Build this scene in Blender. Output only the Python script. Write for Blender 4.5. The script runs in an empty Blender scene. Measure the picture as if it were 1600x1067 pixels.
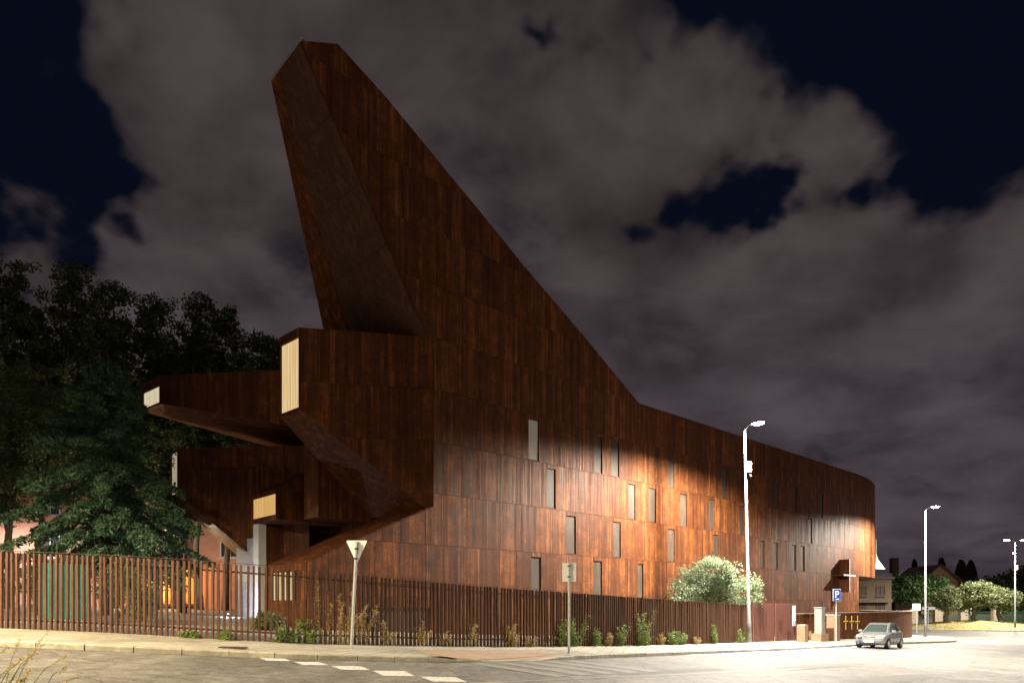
import bpy, bmesh, math, random
import numpy as np
from mathutils import Vector, Matrix
random.seed(7); rng = np.random.default_rng(7)
R = math.radians
scene = bpy.context.scene
col = scene.collection

# ------------------------------------------------------------------ camera
CAMZ = 1.6
F = 1067.0; HY = 944.0            # focal length and horizon row in photo pixels
cam_d = bpy.data.cameras.new('camera'); cam = bpy.data.objects.new('camera', cam_d); col.objects.link(cam)
cam.location = (0, 0, CAMZ); cam.rotation_euler = (R(90), 0, 0)
cam_d.sensor_width = 36; cam_d.lens = 24.0075; cam_d.shift_y = (HY - 533.5) / 1600.0
cam_d.clip_start = 0.1; cam_d.clip_end = 3000
scene.camera = cam

# ------------------------------------------------------------------ night sky
def N(nt, typ, **kw):
    n = nt.nodes.new(typ)
    for k, v in kw.items(): setattr(n, k, v)
    return n
world = bpy.data.worlds.new('World'); scene.world = world; world.use_nodes = True
nt = world.node_tree; nt.nodes.clear(); L = nt.links.new
wo = N(nt, 'ShaderNodeOutputWorld'); bg = N(nt, 'ShaderNodeBackground'); L(bg.outputs[0], wo.inputs[0])
tc = N(nt, 'ShaderNodeTexCoord')
nrm = N(nt, 'ShaderNodeVectorMath', operation='NORMALIZE'); L(tc.outputs['Generated'], nrm.inputs[0])
sp = N(nt, 'ShaderNodeSeparateXYZ'); L(nrm.outputs[0], sp.inputs[0])
zz = N(nt, 'ShaderNodeMath', operation='MAXIMUM'); L(sp.outputs[2], zz.inputs[0]); zz.inputs[1].default_value = 0.0
za = N(nt, 'ShaderNodeMath', operation='ADD'); L(zz.outputs[0], za.inputs[0]); za.inputs[1].default_value = 0.35
pv = N(nt, 'ShaderNodeVectorMath', operation='DIVIDE'); L(nrm.outputs[0], pv.inputs[0])
cz = N(nt, 'ShaderNodeCombineXYZ'); [L(za.outputs[0], cz.inputs[i]) for i in range(3)]; L(cz.outputs[0], pv.inputs[1])
def noise(nt, vec, scale, detail=5, rough=.55, dist=0.0, off=None):
    if off is not None:
        a = N(nt, 'ShaderNodeVectorMath', operation='ADD'); nt.links.new(vec, a.inputs[0]); a.inputs[1].default_value = off; vec = a.outputs[0]
    n = N(nt, 'ShaderNodeTexNoise'); nt.links.new(vec, n.inputs['Vector'])
    n.inputs['Scale'].default_value = scale; n.inputs['Detail'].default_value = detail
    n.inputs['Roughness'].default_value = rough; n.inputs['Distortion'].default_value = dist
    return n.outputs[0]
def mth(nt, op, a, b=None, c=None):
    m = N(nt, 'ShaderNodeMath', operation=op)
    for i, v in enumerate((a, b, c)):
        if v is None: continue
        if isinstance(v, (int, float)): m.inputs[i].default_value = v
        else: nt.links.new(v, m.inputs[i])
    return m.outputs[0]
def maprange(nt, v, a, b, c, d, smooth=True):
    m = N(nt, 'ShaderNodeMapRange'); m.interpolation_type = 'SMOOTHSTEP' if smooth else 'LINEAR'
    nt.links.new(v, m.inputs[0])
    for i, q in enumerate((a, b, c, d)): m.inputs[i + 1].default_value = q
    return m.outputs[0]
def mixc(nt, fac, a, b, blend='MIX'):
    m = N(nt, 'ShaderNodeMix', data_type='RGBA', blend_type=blend)
    if isinstance(fac, (int, float)): m.inputs[0].default_value = fac
    else: nt.links.new(fac, m.inputs[0])
    for i, v in ((6, a), (7, b)):
        if isinstance(v, tuple): m.inputs[i].default_value = (*v[:3], 1)
        else: nt.links.new(v, m.inputs[i])
    return m.outputs[2]
cover = noise(nt, pv.outputs[0], 3.8, 5, .52, .2, (3.1, 1.7, 0))
big = noise(nt, pv.outputs[0], 1.1, 3, .5, 0, (9.2, 4.4, 2))
cov = mth(nt, 'ADD', mth(nt, 'MULTIPLY', cover, 1.05), mth(nt, 'MULTIPLY', big, .35))
gaps = [(1450, 60, .16, .25), (1340, 150, .08, .18), (1580, 190, .08, .16), (15, 60, .10, .26), (35, 220, .085, .22), (212, 352, .036, .25), (985, 312, .04, .2),
        (1075, 75, .055, .22), (1130, 250, .05, .17), (1250, 290, .045, .2), (885, 78, .03, .2), (10, 350, .05, .16), (1180, 165, .06, .16)]
wn = N(nt, 'ShaderNodeTexNoise'); L(nrm.outputs[0], wn.inputs['Vector']); wn.inputs['Scale'].default_value = 9; wn.inputs['Detail'].default_value = 3.5; wn.inputs['Roughness'].default_value = .5
ws = N(nt, 'ShaderNodeVectorMath', operation='MULTIPLY_ADD'); L(wn.outputs['Color'], ws.inputs[0]); ws.inputs[1].default_value = (.34,.34,.34); ws.inputs[2].default_value = (-.17,-.17,-.17)
wd_ = N(nt, 'ShaderNodeVectorMath', operation='ADD'); L(nrm.outputs[0], wd_.inputs[0]); L(ws.outputs[0], wd_.inputs[1])
for px, py, r, amt in gaps:
    dv = Vector(((px - 800) / F, 1, (HY - py) / F)).normalized()
    ds = N(nt, 'ShaderNodeVectorMath', operation='DISTANCE'); L(wd_.outputs[0], ds.inputs[0]); ds.inputs[1].default_value = dv
    cov = mth(nt, 'SUBTRACT', cov, maprange(nt, ds.outputs['Value'], r * .2, r * 1.6, amt, 0))
low = maprange(nt, sp.outputs[2], 0.0, .45, .16, 0)
cov = mth(nt, 'ADD', cov, low)
mask = maprange(nt, cov, .43, .69, 0, 1)
tone = noise(nt, pv.outputs[0], 5.0, 4, .5, .3, (1.3, 7.7, 4))
tone2 = mth(nt, 'ADD', maprange(nt, tone, .3, .7, .6, 1.2), maprange(nt, cov, .6, .95, -.12, .2))
hz = maprange(nt, sp.outputs[2], 0.0, .6, 0, 1)
ccol = mixc(nt, hz, (.060, .047, .058), (.060, .046, .047))
ccol = mixc(nt, 1.0, ccol, tone2, 'MULTIPLY')
sky = mixc(nt, mask, (.0022, .0034, .0095), ccol)
L(sky, bg.inputs[0]); bg.inputs[1].default_value = 1.0
scene.view_settings.view_transform = 'Standard'; scene.view_settings.look = 'None'
scene.view_settings.exposure = 0; scene.view_settings.gamma = 1
scene.render.engine = 'CYCLES'

# ------------------------------------------------------------------ helpers
hx = [-60,-40,-20,-14,-10.3,-7.35,-5,-1.3,4.2,9,13.9,20,28,37.8,60,150,600]
hh = [-.6,-.25,.38,.65,.80,1.0,1.17,1.45,1.72,1.95,2.15,2.32,2.62,3.0,3.1,3.2,3.2]
def hgt(X): return float(np.mean(np.interp(np.array([X-1.5, X-.75, X, X+.75, X+1.5]), hx, hh)))
def gz(X): return CAMZ - hgt(X)               # pavement level; road is ROAD lower
ROAD = -.13
def G(x, y, dz=0.0):                          # photo pixel on the pavement (dz above it) -> ground point
    a = (x - 800) / F; b = (y - HY) / F
    lo, hi = 2.0, 300.0
    f = lambda Y: b * Y - (hgt(a * Y) - dz)
    for _ in range(60):
        m = (lo + hi) / 2
        if f(m) > 0: hi = m
        else: lo = m
    return Vector((a * hi, hi, gz(a * hi) + dz))
def at(x, y, Y): return Vector(((x - 800) / F * Y, Y, CAMZ + (HY - y) / F * Y))

def link(o, parent=None):
    col.objects.link(o)
    if parent is not None:
        o.parent = parent
        o.matrix_parent_inverse = parent_inv(parent)
    return o
def world_mat(o):
    m = Matrix.LocRotScale(o.location, o.rotation_euler, o.scale)
    if o.parent is not None: m = world_mat(o.parent) @ o.matrix_parent_inverse @ m
    return m
def parent_inv(p): return world_mat(p).inverted()
def tag(o, label=None, cat=None, group=None, kind=None):
    if label: o['label'] = label
    if cat: o['category'] = cat
    if group: o['group'] = group
    if kind: o['kind'] = kind
    return o
def empty(name, loc, label=None, cat=None, group=None, rz=0):
    o = bpy.data.objects.new(name, None); o.empty_display_size = .3; col.objects.link(o)
    o.location = loc; o.rotation_euler = (0, 0, rz); tag(o, label, cat, group); return o
class MB:
    def __init__(s): s.v = []; s.f = []; s.r = []
    def poly(s, pts):
        i = len(s.v); s.v += [tuple(p) for p in pts]; s.f.append(tuple(range(i, i + len(pts))))
    def prism(s, pts, off):                     # closed slab: polygon pts and the same moved by off
        n = len(pts); i = len(s.v); off = Vector(off)
        s.v += [tuple(p) for p in pts] + [tuple(Vector(p) + off) for p in pts]
        s.f.append(tuple(range(i + n - 1, i - 1, -1))); s.f.append(tuple(range(i + n, i + 2 * n)))
        for k in range(n): s.f.append((i + k, i + (k + 1) % n, i + n + (k + 1) % n, i + n + k))
    def box(s, c, size, ax=None):
        c = Vector(c); sx, sy, sz = [q / 2 for q in size]
        ax = ax or (Vector((1,0,0)), Vector((0,1,0)), Vector((0,0,1)))
        p = [c + ax[0] * a * sx + ax[1] * b * sy - ax[2] * sz for a, b in ((-1,-1),(1,-1),(1,1),(-1,1))]
        s.prism(p, ax[2] * 2 * sz)
    def tube(s, path, rad, seg=8, cap=True):
        path = [Vector(p) for p in path]; rings = []
        for k, p in enumerate(path):
            t = (path[min(k + 1, len(path) - 1)] - path[max(k - 1, 0)]).normalized()
            a = t.orthogonal().normalized() if abs(t.z) < .99 else Vector((1, 0, 0))
            if k == 0: a0 = a
            a = (a0 - t * a0.dot(t)).normalized(); a0 = a; b = t.cross(a)
            r = rad[k] if hasattr(rad, '__len__') else rad
            i = len(s.v); s.v += [tuple(p + a * r * math.cos(2 * math.pi * j / seg) + b * r * math.sin(2 * math.pi * j / seg)) for j in range(seg)]
            rings.append(i)
        for i, j in zip(rings, rings[1:]):
            for k in range(seg): s.f.append((i + k, i + (k + 1) % seg, j + (k + 1) % seg, j + k))
        if cap:
            s.f.append(tuple(rings[0] + k for k in reversed(range(seg)))); s.f.append(tuple(rings[-1] + k for k in range(seg)))
    def mesh(s, name, mat, smooth=False):
        m = bpy.data.meshes.new(name); m.from_pydata(s.v, [], s.f)
        if mat: m.materials.append(mat)
        if smooth: m.polygons.foreach_set('use_smooth', [True] * len(m.polygons))
        m.update(); return m
    def build(s, name, mat, parent=None, smooth=False, rnd=None):
        m = s.mesh(name, mat, smooth)
        o = bpy.data.objects.new(name, m)
        if rnd is not None:
            at_ = m.attributes.new('rnd', 'FLOAT', 'POINT'); at_.data.foreach_set('value', rnd if hasattr(rnd, '__len__') else [rnd] * len(s.v))
        if parent is None: set_origin(o)
        return link(o, parent)
def set_origin(o):
    m = o.data; n = len(m.vertices)
    if not n: return
    a = np.empty(n * 3, np.float32); m.vertices.foreach_get('co', a); a = a.reshape(-1, 3)
    c = np.array([(a[:,0].min() + a[:,0].max()) / 2, (a[:,1].min() + a[:,1].max()) / 2, a[:,2].min()], np.float32)
    a -= c; m.vertices.foreach_set('co', a.ravel()); m.update(); o.location = [float(q) for q in c]
Z = Vector((0, 0, 1))

# ------------------------------------------------------------------ materials
MATS = {}
def mat(name, base=(.5,.5,.5), rough=.6, metal=0.0, spec=.5):
    m = bpy.data.materials.new(name); m.use_nodes = True; b = m.node_tree.nodes['Principled BSDF']
    b.inputs['Base Color'].default_value = (*base, 1); b.inputs['Roughness'].default_value = rough
    b.inputs['Metallic'].default_value = metal; b.inputs['Specular IOR Level'].default_value = spec
    return m
def pos(nt, sx=1, sy=1, sz=1, coord='Position'):
    if coord == 'Position': src = N(nt, 'ShaderNodeNewGeometry').outputs['Position']
    else: src = N(nt, 'ShaderNodeTexCoord').outputs['Object']
    m = N(nt, 'ShaderNodeMapping'); m.inputs['Scale'].default_value = (sx, sy, sz); nt.links.new(src, m.inputs[0]); return m.outputs[0]
def bump(nt, b, h, strength=.3, dist=.02):
    n = N(nt, 'ShaderNodeBump'); n.inputs['Strength'].default_value = strength; n.inputs['Distance'].default_value = dist
    nt.links.new(h, n.inputs['Height']); nt.links.new(n.outputs[0], b.inputs['Normal'])
def rust(name, dark, mid, hot, usernd='attr', rough=(.48, .78), streak=1.0):
    m = mat(name, spec=.16); nt = m.node_tree; b = nt.nodes['Principled BSDF']
    if usernd == 'attr':
        a = N(nt, 'ShaderNodeAttribute'); a.attribute_name = 'rnd'; rv = a.outputs['Fac']
    else: rv = N(nt, 'ShaderNodeObjectInfo').outputs['Random']
    off = N(nt, 'ShaderNodeVectorMath', operation='ADD'); nt.links.new(pos(nt), off.inputs[0])
    cx = N(nt, 'ShaderNodeCombineXYZ'); r7 = mth(nt, 'MULTIPLY', rv, 37.0); [nt.links.new(r7, cx.inputs[i]) for i in range(3)]
    nt.links.new(cx.outputs[0], off.inputs[1])
    def mp(sx, sz):
        q = N(nt, 'ShaderNodeMapping'); q.inputs['Scale'].default_value = (sx, sx, sz); nt.links.new(off.outputs[0], q.inputs[0]); return q.outputs[0]
    s1 = noise(nt, mp(4.6, .13), 1.0, 4, .6)         # wide run-off bands
    s2 = noise(nt, mp(9, .22), 1.0, 4, .65)          # narrow streaks
    s3 = noise(nt, mp(1.6, 1.3), 1.0, 6, .68)         # blotches
    gr = noise(nt, pos(nt), 11, 5, .8)               # grain
    v = mth(nt, 'ADD', mth(nt, 'MULTIPLY', s1, .52 * streak), mth(nt, 'MULTIPLY', s2, .17 * streak))
    v = mth(nt, 'ADD', v, mth(nt, 'MULTIPLY', s3, .38)); v = mth(nt, 'ADD', v, mth(nt, 'MULTIPLY', gr, .30))
    v = mth(nt, 'ADD', v, mth(nt, 'MULTIPLY', mth(nt, 'SUBTRACT', rv, .5), .075))
    cr = N(nt, 'ShaderNodeValToRGB'); nt.links.new(v, cr.inputs[0])
    e = cr.color_ramp.elements; mx = .70 * (.4 + .6 * streak)
    e[0].position = mx - .22; e[0].color = (*dark, 1); e[1].position = mx + .24; e[1].color = (*hot, 1)
    q = e.new(mx); q.color = (*mid, 1)
    pale = mth(nt, 'MULTIPLY', maprange(nt, noise(nt, mp(5.5, .07), 1.0, 3, .6), .57, .74, 0, .55), maprange(nt, s3, .35, .6, .2, 1))
    cfin = mixc(nt, pale, cr.outputs[0], tuple(q*.75 + .035 for q in hot))
    nt.links.new(cfin, b.inputs['Base Color'])
    nt.links.new(maprange(nt, s2, .3, .7, rough[0], rough[1]), b.inputs['Roughness'])
    bump(nt, b, mth(nt, 'ADD', gr, mth(nt, 'MULTIPLY', s2, .6)), .25, .006)
    return m
M_PANEL = rust('rust_panel', (.020,.0068,.0036), (.084,.0260,.0082), (.31,.106,.024))
M_GREYP = rust('grey_rust_panel', (.028,.0135,.0085), (.066,.034,.022), (.135,.07,.042), 'attr', (.5,.8), .8)
M_BACK = mat('rust_joint', (.045,.018,.010), .8)
M_SLAT = rust('rust_slat', (.04,.021,.014), (.095,.047,.029), (.16,.082,.052), 'obj', (.5,.75), .7)
M_GATE = rust('rust_gate', (.05,.022,.019), (.11,.045,.036), (.16,.068,.05), 'obj', (.5,.75), .6)
def simple_noise(name, c0, c1, scale, rough=.8, bstr=.2, bdist=.01, detail=5, sz=1, big=None):
    m = mat(name, c0, rough); nt = m.node_tree; b = nt.nodes['Principled BSDF']
    p = pos(nt, 1, 1, sz); n = noise(nt, p, scale, detail, .65)
    f = maprange(nt, n, .3, .7, 0, 1)
    c = mixc(nt, f, c0, c1)
    if big:
        n2 = noise(nt, p, big[0], 4, .6, .5); c = mixc(nt, maprange(nt, n2, .4, .65, 0, big[2]), c, big[1])
    nt.links.new(c, b.inputs['Base Color'])
    if bstr: bump(nt, b, n, bstr, bdist)
    return m
M_ASPH = simple_noise('asphalt', (.075,.070,.062), (.155,.145,.13), 55, .75, .5, .008, 6, 1, (.35, (.19,.178,.158), .7))
def asphalt_wear(m):
    nt = m.node_tree; b = nt.nodes['Principled BSDF']; src = b.inputs['Base Color'].links[0].from_socket
    mid = noise(nt, pos(nt), 3.2, 7, .72, .6); f = maprange(nt, mid, .32, .68, .62, 1.3)
    tr = noise(nt, pos(nt, .9, .12, 1), 1.1, 4, .6, .4); f2 = maprange(nt, tr, .35, .7, .8, 1.15)
    sp_ = noise(nt, pos(nt), 24, 3, .75); f3 = maprange(nt, sp_, .35, .65, .72, 1.28)
    vo = N(nt, 'ShaderNodeTexVoronoi'); vo.feature = 'DISTANCE_TO_EDGE'; vo.inputs['Scale'].default_value = .28
    wv = N(nt, 'ShaderNodeVectorMath', operation='ADD'); nt.links.new(pos(nt), wv.inputs[0]); nz = N(nt, 'ShaderNodeTexNoise'); nz.inputs['Scale'].default_value = .9; nz.inputs['Detail'].default_value = 6
    nt.links.new(pos(nt), nz.inputs['Vector']); nt.links.new(nz.outputs['Color'], wv.inputs[1]); nt.links.new(wv.outputs[0], vo.inputs['Vector'])
    ck = maprange(nt, vo.outputs['Distance'], .002, .007, .45, 1.0)
    q = mth(nt, 'MULTIPLY', mth(nt, 'MULTIPLY', f, f2), mth(nt, 'MULTIPLY', f3, ck))
    nt.links.new(mixc(nt, 1.0, src, q, 'MULTIPLY'), b.inputs['Base Color'])
asphalt_wear(M_ASPH)
M_WALK = simple_noise('paving', (.27,.25,.20), (.38,.35,.29), 6, .85, .15, .006, 6, 1, (.5, (.16,.145,.115), .6))
def paving_tiles(m):
    nt = m.node_tree; b = nt.nodes['Principled BSDF']
    q = N(nt, 'ShaderNodeTexBrick'); mp = N(nt, 'ShaderNodeMapping'); mp.inputs['Rotation'].default_value = (0, 0, R(12))
    nt.links.new(N(nt, 'ShaderNodeNewGeometry').outputs['Position'], mp.inputs[0]); nt.links.new(mp.outputs[0], q.inputs['Vector'])
    q.inputs['Scale'].default_value = 1.0; q.inputs['Brick Width'].default_value = .4; q.inputs['Row Height'].default_value = .4
    q.inputs['Mortar Size'].default_value = .012; q.offset = 0.0
    q.inputs['Color1'].default_value = (.95,.95,.95,1); q.inputs['Color2'].default_value = (1.1,1.1,1.1,1); q.inputs['Mortar'].default_value = (.45,.43,.4,1)
    src = b.inputs['Base Color'].links[0].from_socket
    nt.links.new(mixc(nt, 1.0, src, q.outputs[0], 'MULTIPLY'), b.inputs['Base Color'])
paving_tiles(M_WALK)
M_RAMP = simple_noise('pink_paving', (.24,.16,.11), (.33,.23,.16), 9, .85, .15, .006)
M_KERB = simple_noise('kerb_stone', (.30,.28,.22), (.46,.43,.35), 7, .8, .25, .01, 6, 1, (1.2, (.20,.185,.14), .6))
M_GRAVEL = simple_noise('gravel', (.10,.09,.075), (.36,.33,.28), 16, .9, 1.0, .05, 3)
M_DRYGRASS = simple_noise('dry_turf', (.16,.14,.05), (.32,.27,.10), 9, .9, .6, .03)
def paint_mat(name, c):
    m = mat(name, c, .7); nt = m.node_tree; b = nt.nodes['Principled BSDF']
    n = noise(nt, pos(nt), 14, 6, .7); nt.links.new(mixc(nt, maprange(nt, n, .42, .66, 0, .8), c, (.13,.122,.108)), b.inputs['Base Color']); return m
M_PAINT = paint_mat('road_paint', (.62,.61,.57)); M_PAINTW = paint_mat('worn_paint', (.20,.19,.172)); M_BLUEP = paint_mat('blue_paint', (.09,.17,.42))
M_STEEL = simple_noise('galvanised_steel', (.34,.36,.36), (.46,.48,.48), 9, .45, .05, .002); M_STEEL.node_tree.nodes['Principled BSDF'].inputs['Metallic'].default_value = .35
M_SIGNBACK = simple_noise('sign_back', (.68,.70,.67), (.78,.80,.76), 6, .5, 0)
M_WHITE = mat('white_enamel', (.55,.55,.53), .5, 0, .25)
M_BLUE = mat('sign_blue', (.006,.030,.19), .5, 0, .25)
M_DARK = mat('dark_metal', (.02,.02,.022), .5)
M_BRICK = simple_noise('brick_pillar', (.20,.10,.055), (.30,.17,.105), 12, .85, .4, .01)
def emis(name, c, strength):
    m = bpy.data.materials.new(name); m.use_nodes = True; nt = m.node_tree; nt.nodes.clear()
    o = N(nt, 'ShaderNodeOutputMaterial'); e = N(nt, 'ShaderNodeEmission'); e.inputs[0].default_value = (*c, 1); e.inputs[1].default_value = strength
    nt.links.new(e.outputs[0], o.inputs[0]); return m
def lit_timber(name, c0, c1, strength):
    m = emis(name, c0, strength); nt = m.node_tree; e = [n for n in nt.nodes if n.type == 'EMISSION'][0]
    n = noise(nt, pos(nt, 7, 7, .12), 1.6, 3, .6); nt.links.new(mixc(nt, maprange(nt, n, .35, .65, 0, 1), c0, c1), e.inputs[0]); return m
M_LIT = lit_timber('lit_window', (.95,.74,.40), (.78,.50,.20), .85)
M_LITP = lit_timber('lit_window_pale', (.92,.80,.55), (.80,.66,.42), .72)
M_LITD = lit_timber('lit_window_dim', (.70,.60,.40), (.6,.5,.32), .55)
M_LITO = lit_timber('lit_window_amber', (.95,.60,.22), (.80,.44,.13), .75)
M_GLASS = simple_noise('frosted_glass', (.042,.030,.022), (.068,.050,.038), 3, .6, 0, sz=.2)
M_GLASS.node_tree.nodes['Principled BSDF'].inputs['Specular IOR Level'].default_value = .2
M_GLASSLIT = M_GLASS.copy(); M_GLASSLIT.name = 'frosted_glass_lit'
M_GLASSLIT.node_tree.nodes['Principled BSDF'].inputs['Emission Color'].default_value = (.9,.72,.55,1)
M_GLASSLIT.node_tree.nodes['Principled BSDF'].inputs['Emission Strength'].default_value = .14
def leaf_mat(name, c0, c1, trans=.35):
    m = mat(name, c0, .55); nt = m.node_tree; b = nt.nodes['Principled BSDF']
    n = noise(nt, pos(nt), 1.7, 4, .7); n2 = noise(nt, pos(nt), 23, 2, .6)
    f = maprange(nt, mth(nt, 'ADD', mth(nt, 'MULTIPLY', n, .6), mth(nt, 'MULTIPLY', n2, .4)), .38, .62, 0, 1)
    c = mixc(nt, f, c0, c1); nt.links.new(c, b.inputs['Base Color'])
    t = N(nt, 'ShaderNodeBsdfTranslucent'); nt.links.new(c, t.inputs[0]); mx = N(nt, 'ShaderNodeMixShader'); mx.inputs[0].default_value = trans
    nt.links.new(b.outputs[0], mx.inputs[1]); nt.links.new(t.outputs[0], mx.inputs[2])
    nt.links.new(mx.outputs[0], [q for q in nt.nodes if q.type == 'OUTPUT_MATERIAL'][0].inputs[0]); return m
M_OLIVE = leaf_mat('olive_leaf', (.10,.14,.07), (.27,.325,.195))
M_OLIVE2 = leaf_mat('olive_leaf_yellow', (.065,.082,.03), (.16,.18,.072))
M_TREE = leaf_mat('broad_leaf', (.045,.08,.03), (.10,.15,.05))
M_CEDAR = leaf_mat('cedar_needle', (.035,.085,.045), (.08,.15,.075), .2)
M_PINE = leaf_mat('pine_needle', (.035,.075,.022), (.075,.13,.035), .2)
M_CYP = leaf_mat('cypress_leaf', (.02,.03,.018), (.04,.055,.03), .15)
M_SHRUB = leaf_mat('shrub_leaf', (.06,.10,.03), (.13,.19,.06))
M_WEEDG = leaf_mat('weed_green', (.09,.14,.03), (.22,.28,.08)); M_WEEDY = leaf_mat('weed_dry', (.25,.18,.07), (.45,.34,.14))
M_BARK = simple_noise('bark', (.05,.038,.028), (.11,.085,.06), 9, .9, .6, .02, 5, .3)

# ------------------------------------------------------------------ ground, pavement, kerb
xs = sorted(set([-300,-150,-100,-80] + [round(-60 + i * 1.25, 2) for i in range(112)] + [90,110,150,220,300,420,700]))
ys = [-80,-30,0,10,20,30,40,60,80,100,150,250,500,1200]
mb = MB()
for x in xs:
    for y in ys: mb.v.append((x, y, gz(x) + ROAD))
ny = len(ys)
for i in range(len(xs) - 1):
    for j in range(ny - 1): mb.f.append((i*ny+j, (i+1)*ny+j, (i+1)*ny+j+1, i*ny+j+1))
me = mb.mesh('road', M_ASPH); road = bpy.data.objects.new('road', me); link(road); tag(road, kind='structure')

def smooth_line(pts, step):
    P = [Vector(p[:2]) for p in pts]; out = []
    n = len(P)
    dense = []
    for i in range(n - 1):
        p0, p1, p2, p3 = P[max(i-1,0)], P[i], P[i+1], P[min(i+2,n-1)]
        for k in range(24):
            t = k / 24
            dense.append(.5 * ((2*p1) + (p2-p0)*t + (2*p0-5*p1+4*p2-p3)*t*t + (3*p1-p0-3*p2+p3)*t**3))
    dense.append(P[-1])
    d = [0]
    for a, b in zip(dense, dense[1:]): d.append(d[-1] + (b-a).length)
    tot = d[-1]; m = max(2, int(round(tot / step)))
    for k in range(m + 1):
        q = tot * k / m; j = min(np.searchsorted(d, q), len(d)-1); j = max(j, 1)
        t = (q - d[j-1]) / max(1e-9, d[j] - d[j-1]); out.append(dense[j-1].lerp(dense[j], t))
    return out
FENCE = [(-24,18.6),(-18,18.65),(-14.03,18.7),(-12.2,18.68),(-10.4,18.65),(-8.8,18.68),(-7.4,18.9),(-6.19,19.4),(-4.93,20.25),(-3.26,21.7),(-1.2,23.55),(1.5,25.85),(4.28,28.55),(7.97,32.4),(11.67,36.55),(13.58,38.6)]
WALLP = [(13.58,38.6),(17.6,42.5),(24.75,49.3),(30.5,54.6),(34.8,59.6),(37.0,63.6),(37.3,67.0),(35.5,69.5)]
KERB = [(-24,14.3),(-18,14.45),(-11.02,14.7),(-8.51,15.05),(-7.21,15.4),(-5.52,15.95),(-3.79,16.85),(-1.87,18.2),(1.59,21.3),(4.61,24.5),(9.59,29.8),(14.84,35.0),(18.98,39.0),(26.0,46.0),(33.0,52.6),(37.2,57.2),(39.3,61.0),(39.6,64.5),(38.8,68.0),(37,72)]
inner = smooth_line(FENCE + WALLP[1:], 1.0); outer = smooth_line(KERB, 1.0)
def resample(line, n):
    return [line[int(round(i * (len(line)-1) / (n-1)))] for i in range(n)]
# match inner and outer by nearest point so strips do not shear
pairs = []
for p in outer:
    q = min(inner, key=lambda a: (a-p).length); pairs.append((q, p))
def drop(X):      # dropped kerb at the crossing
    return float(np.interp(X, [-1.9,-1.2,1.0,1.7], [0,1,1,0]))
def wz(p, t): return gz(p.x) - .115 * drop(p.x) * max(0, (t - .45) / .55)
mb = MB(); K = 5
for q, p in pairs:
    pe = p + (q-p).normalized() * .13
    for k in range(K + 1):
        t = k / K; c = (q + (q-pe).normalized()*.3).lerp(pe, t); mb.v.append((c.x, c.y, wz(c, t) + .004))
for i in range(len(pairs)-1):
    for k in range(K):
        a = i*(K+1)+k; mb.f.append((a, a+1, a+K+2, a+K+1))
walk = bpy.data.objects.new('pavement', mb.mesh('pavement', M_WALK)); link(walk); tag(walk, kind='structure')
# reddish ramp at the crossing
mb = MB(); sel = [(q,p) for q,p in pairs if -2.4 < p.x < 2.2]
for q, p in sel:
    pe = p + (q-p).normalized() * .14
    for t in (.42, .6, .8, 1.0):
        c = q.lerp(pe, t); mb.v.append((c.x, c.y, wz(c, t) + .010))
for i in range(len(sel)-1):
    for k in range(3): a = i*4+k; mb.f.append((a, a+1, a+5, a+4))
rp = bpy.data.objects.new('crossing_ramp', mb.mesh('crossing_ramp', M_RAMP)); link(rp, walk)
# kerb stones, one object each
kl = smooth_line(KERB, .98)
for i in range(len(kl)-1):
    a, b = kl[i], kl[i+1]
    if (a-b).length < .3: continue
    t = (b-a).normalized(); n = Vector((-t.y, t.x)); g = .006 + random.random()*.006
    a2, b2 = a + t*g, b - t*g; m = MB(); lift = random.uniform(-.006,.008)
    da, db = .115*drop(a.x), .115*drop(b.x); jit = random.uniform(-.008,.008)
    pts = []
    for p, d in ((a2, da), (b2, db)):
        for off, zt in ((-.015, -.3), (-.005, -.03), (.02, 0), (.15, 0), (.15, -.3)):
            c = p + n*(off + jit); pts.append(Vector((c.x, c.y, gz(c.x) + zt - d + lift + .006)))
    m.v = [tuple(p) for p in pts]; m.f = [(0,1,2,3,4),(9,8,7,6,5)] + [(k, 5+k, 5+(k+1)%5, (k+1)%5) for k in range(5)]
    m.build('kerb_stone', M_KERB, walk)
# garden behind the fence
mb = MB(); fl = smooth_line(FENCE + WALLP[1:], 1.5); KK = 14
for i, p in enumerate(fl):
    f = i / (len(fl)-1); dirv = Vector((-.25,.97)).lerp(Vector((-.68,.73)), min(1, f*2.2)).normalized()
    for k in range(KK+1):
        c = p + dirv * (k/KK)**1.3 * 60; mb.v.append((c.x, c.y, gz(c.x) + .008 - (.1 if k else 0)*0))
for i in range(len(fl)-1):
    for k in range(KK): a = i*(KK+1)+k; mb.f.append((a, a+KK+1, a+KK+2, a+1))
gd = bpy.data.objects.new('garden_gravel', mb.mesh('garden_gravel', M_GRAVEL)); link(gd); tag(gd, kind='structure')

def road_patch(name, quad, m, parent=road, lift=.006):
    b = MB(); b.poly([Vector((p.x, p.y, gz(p.x) + ROAD + lift)) for p in quad]); return b.build(name, m, parent)
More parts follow.
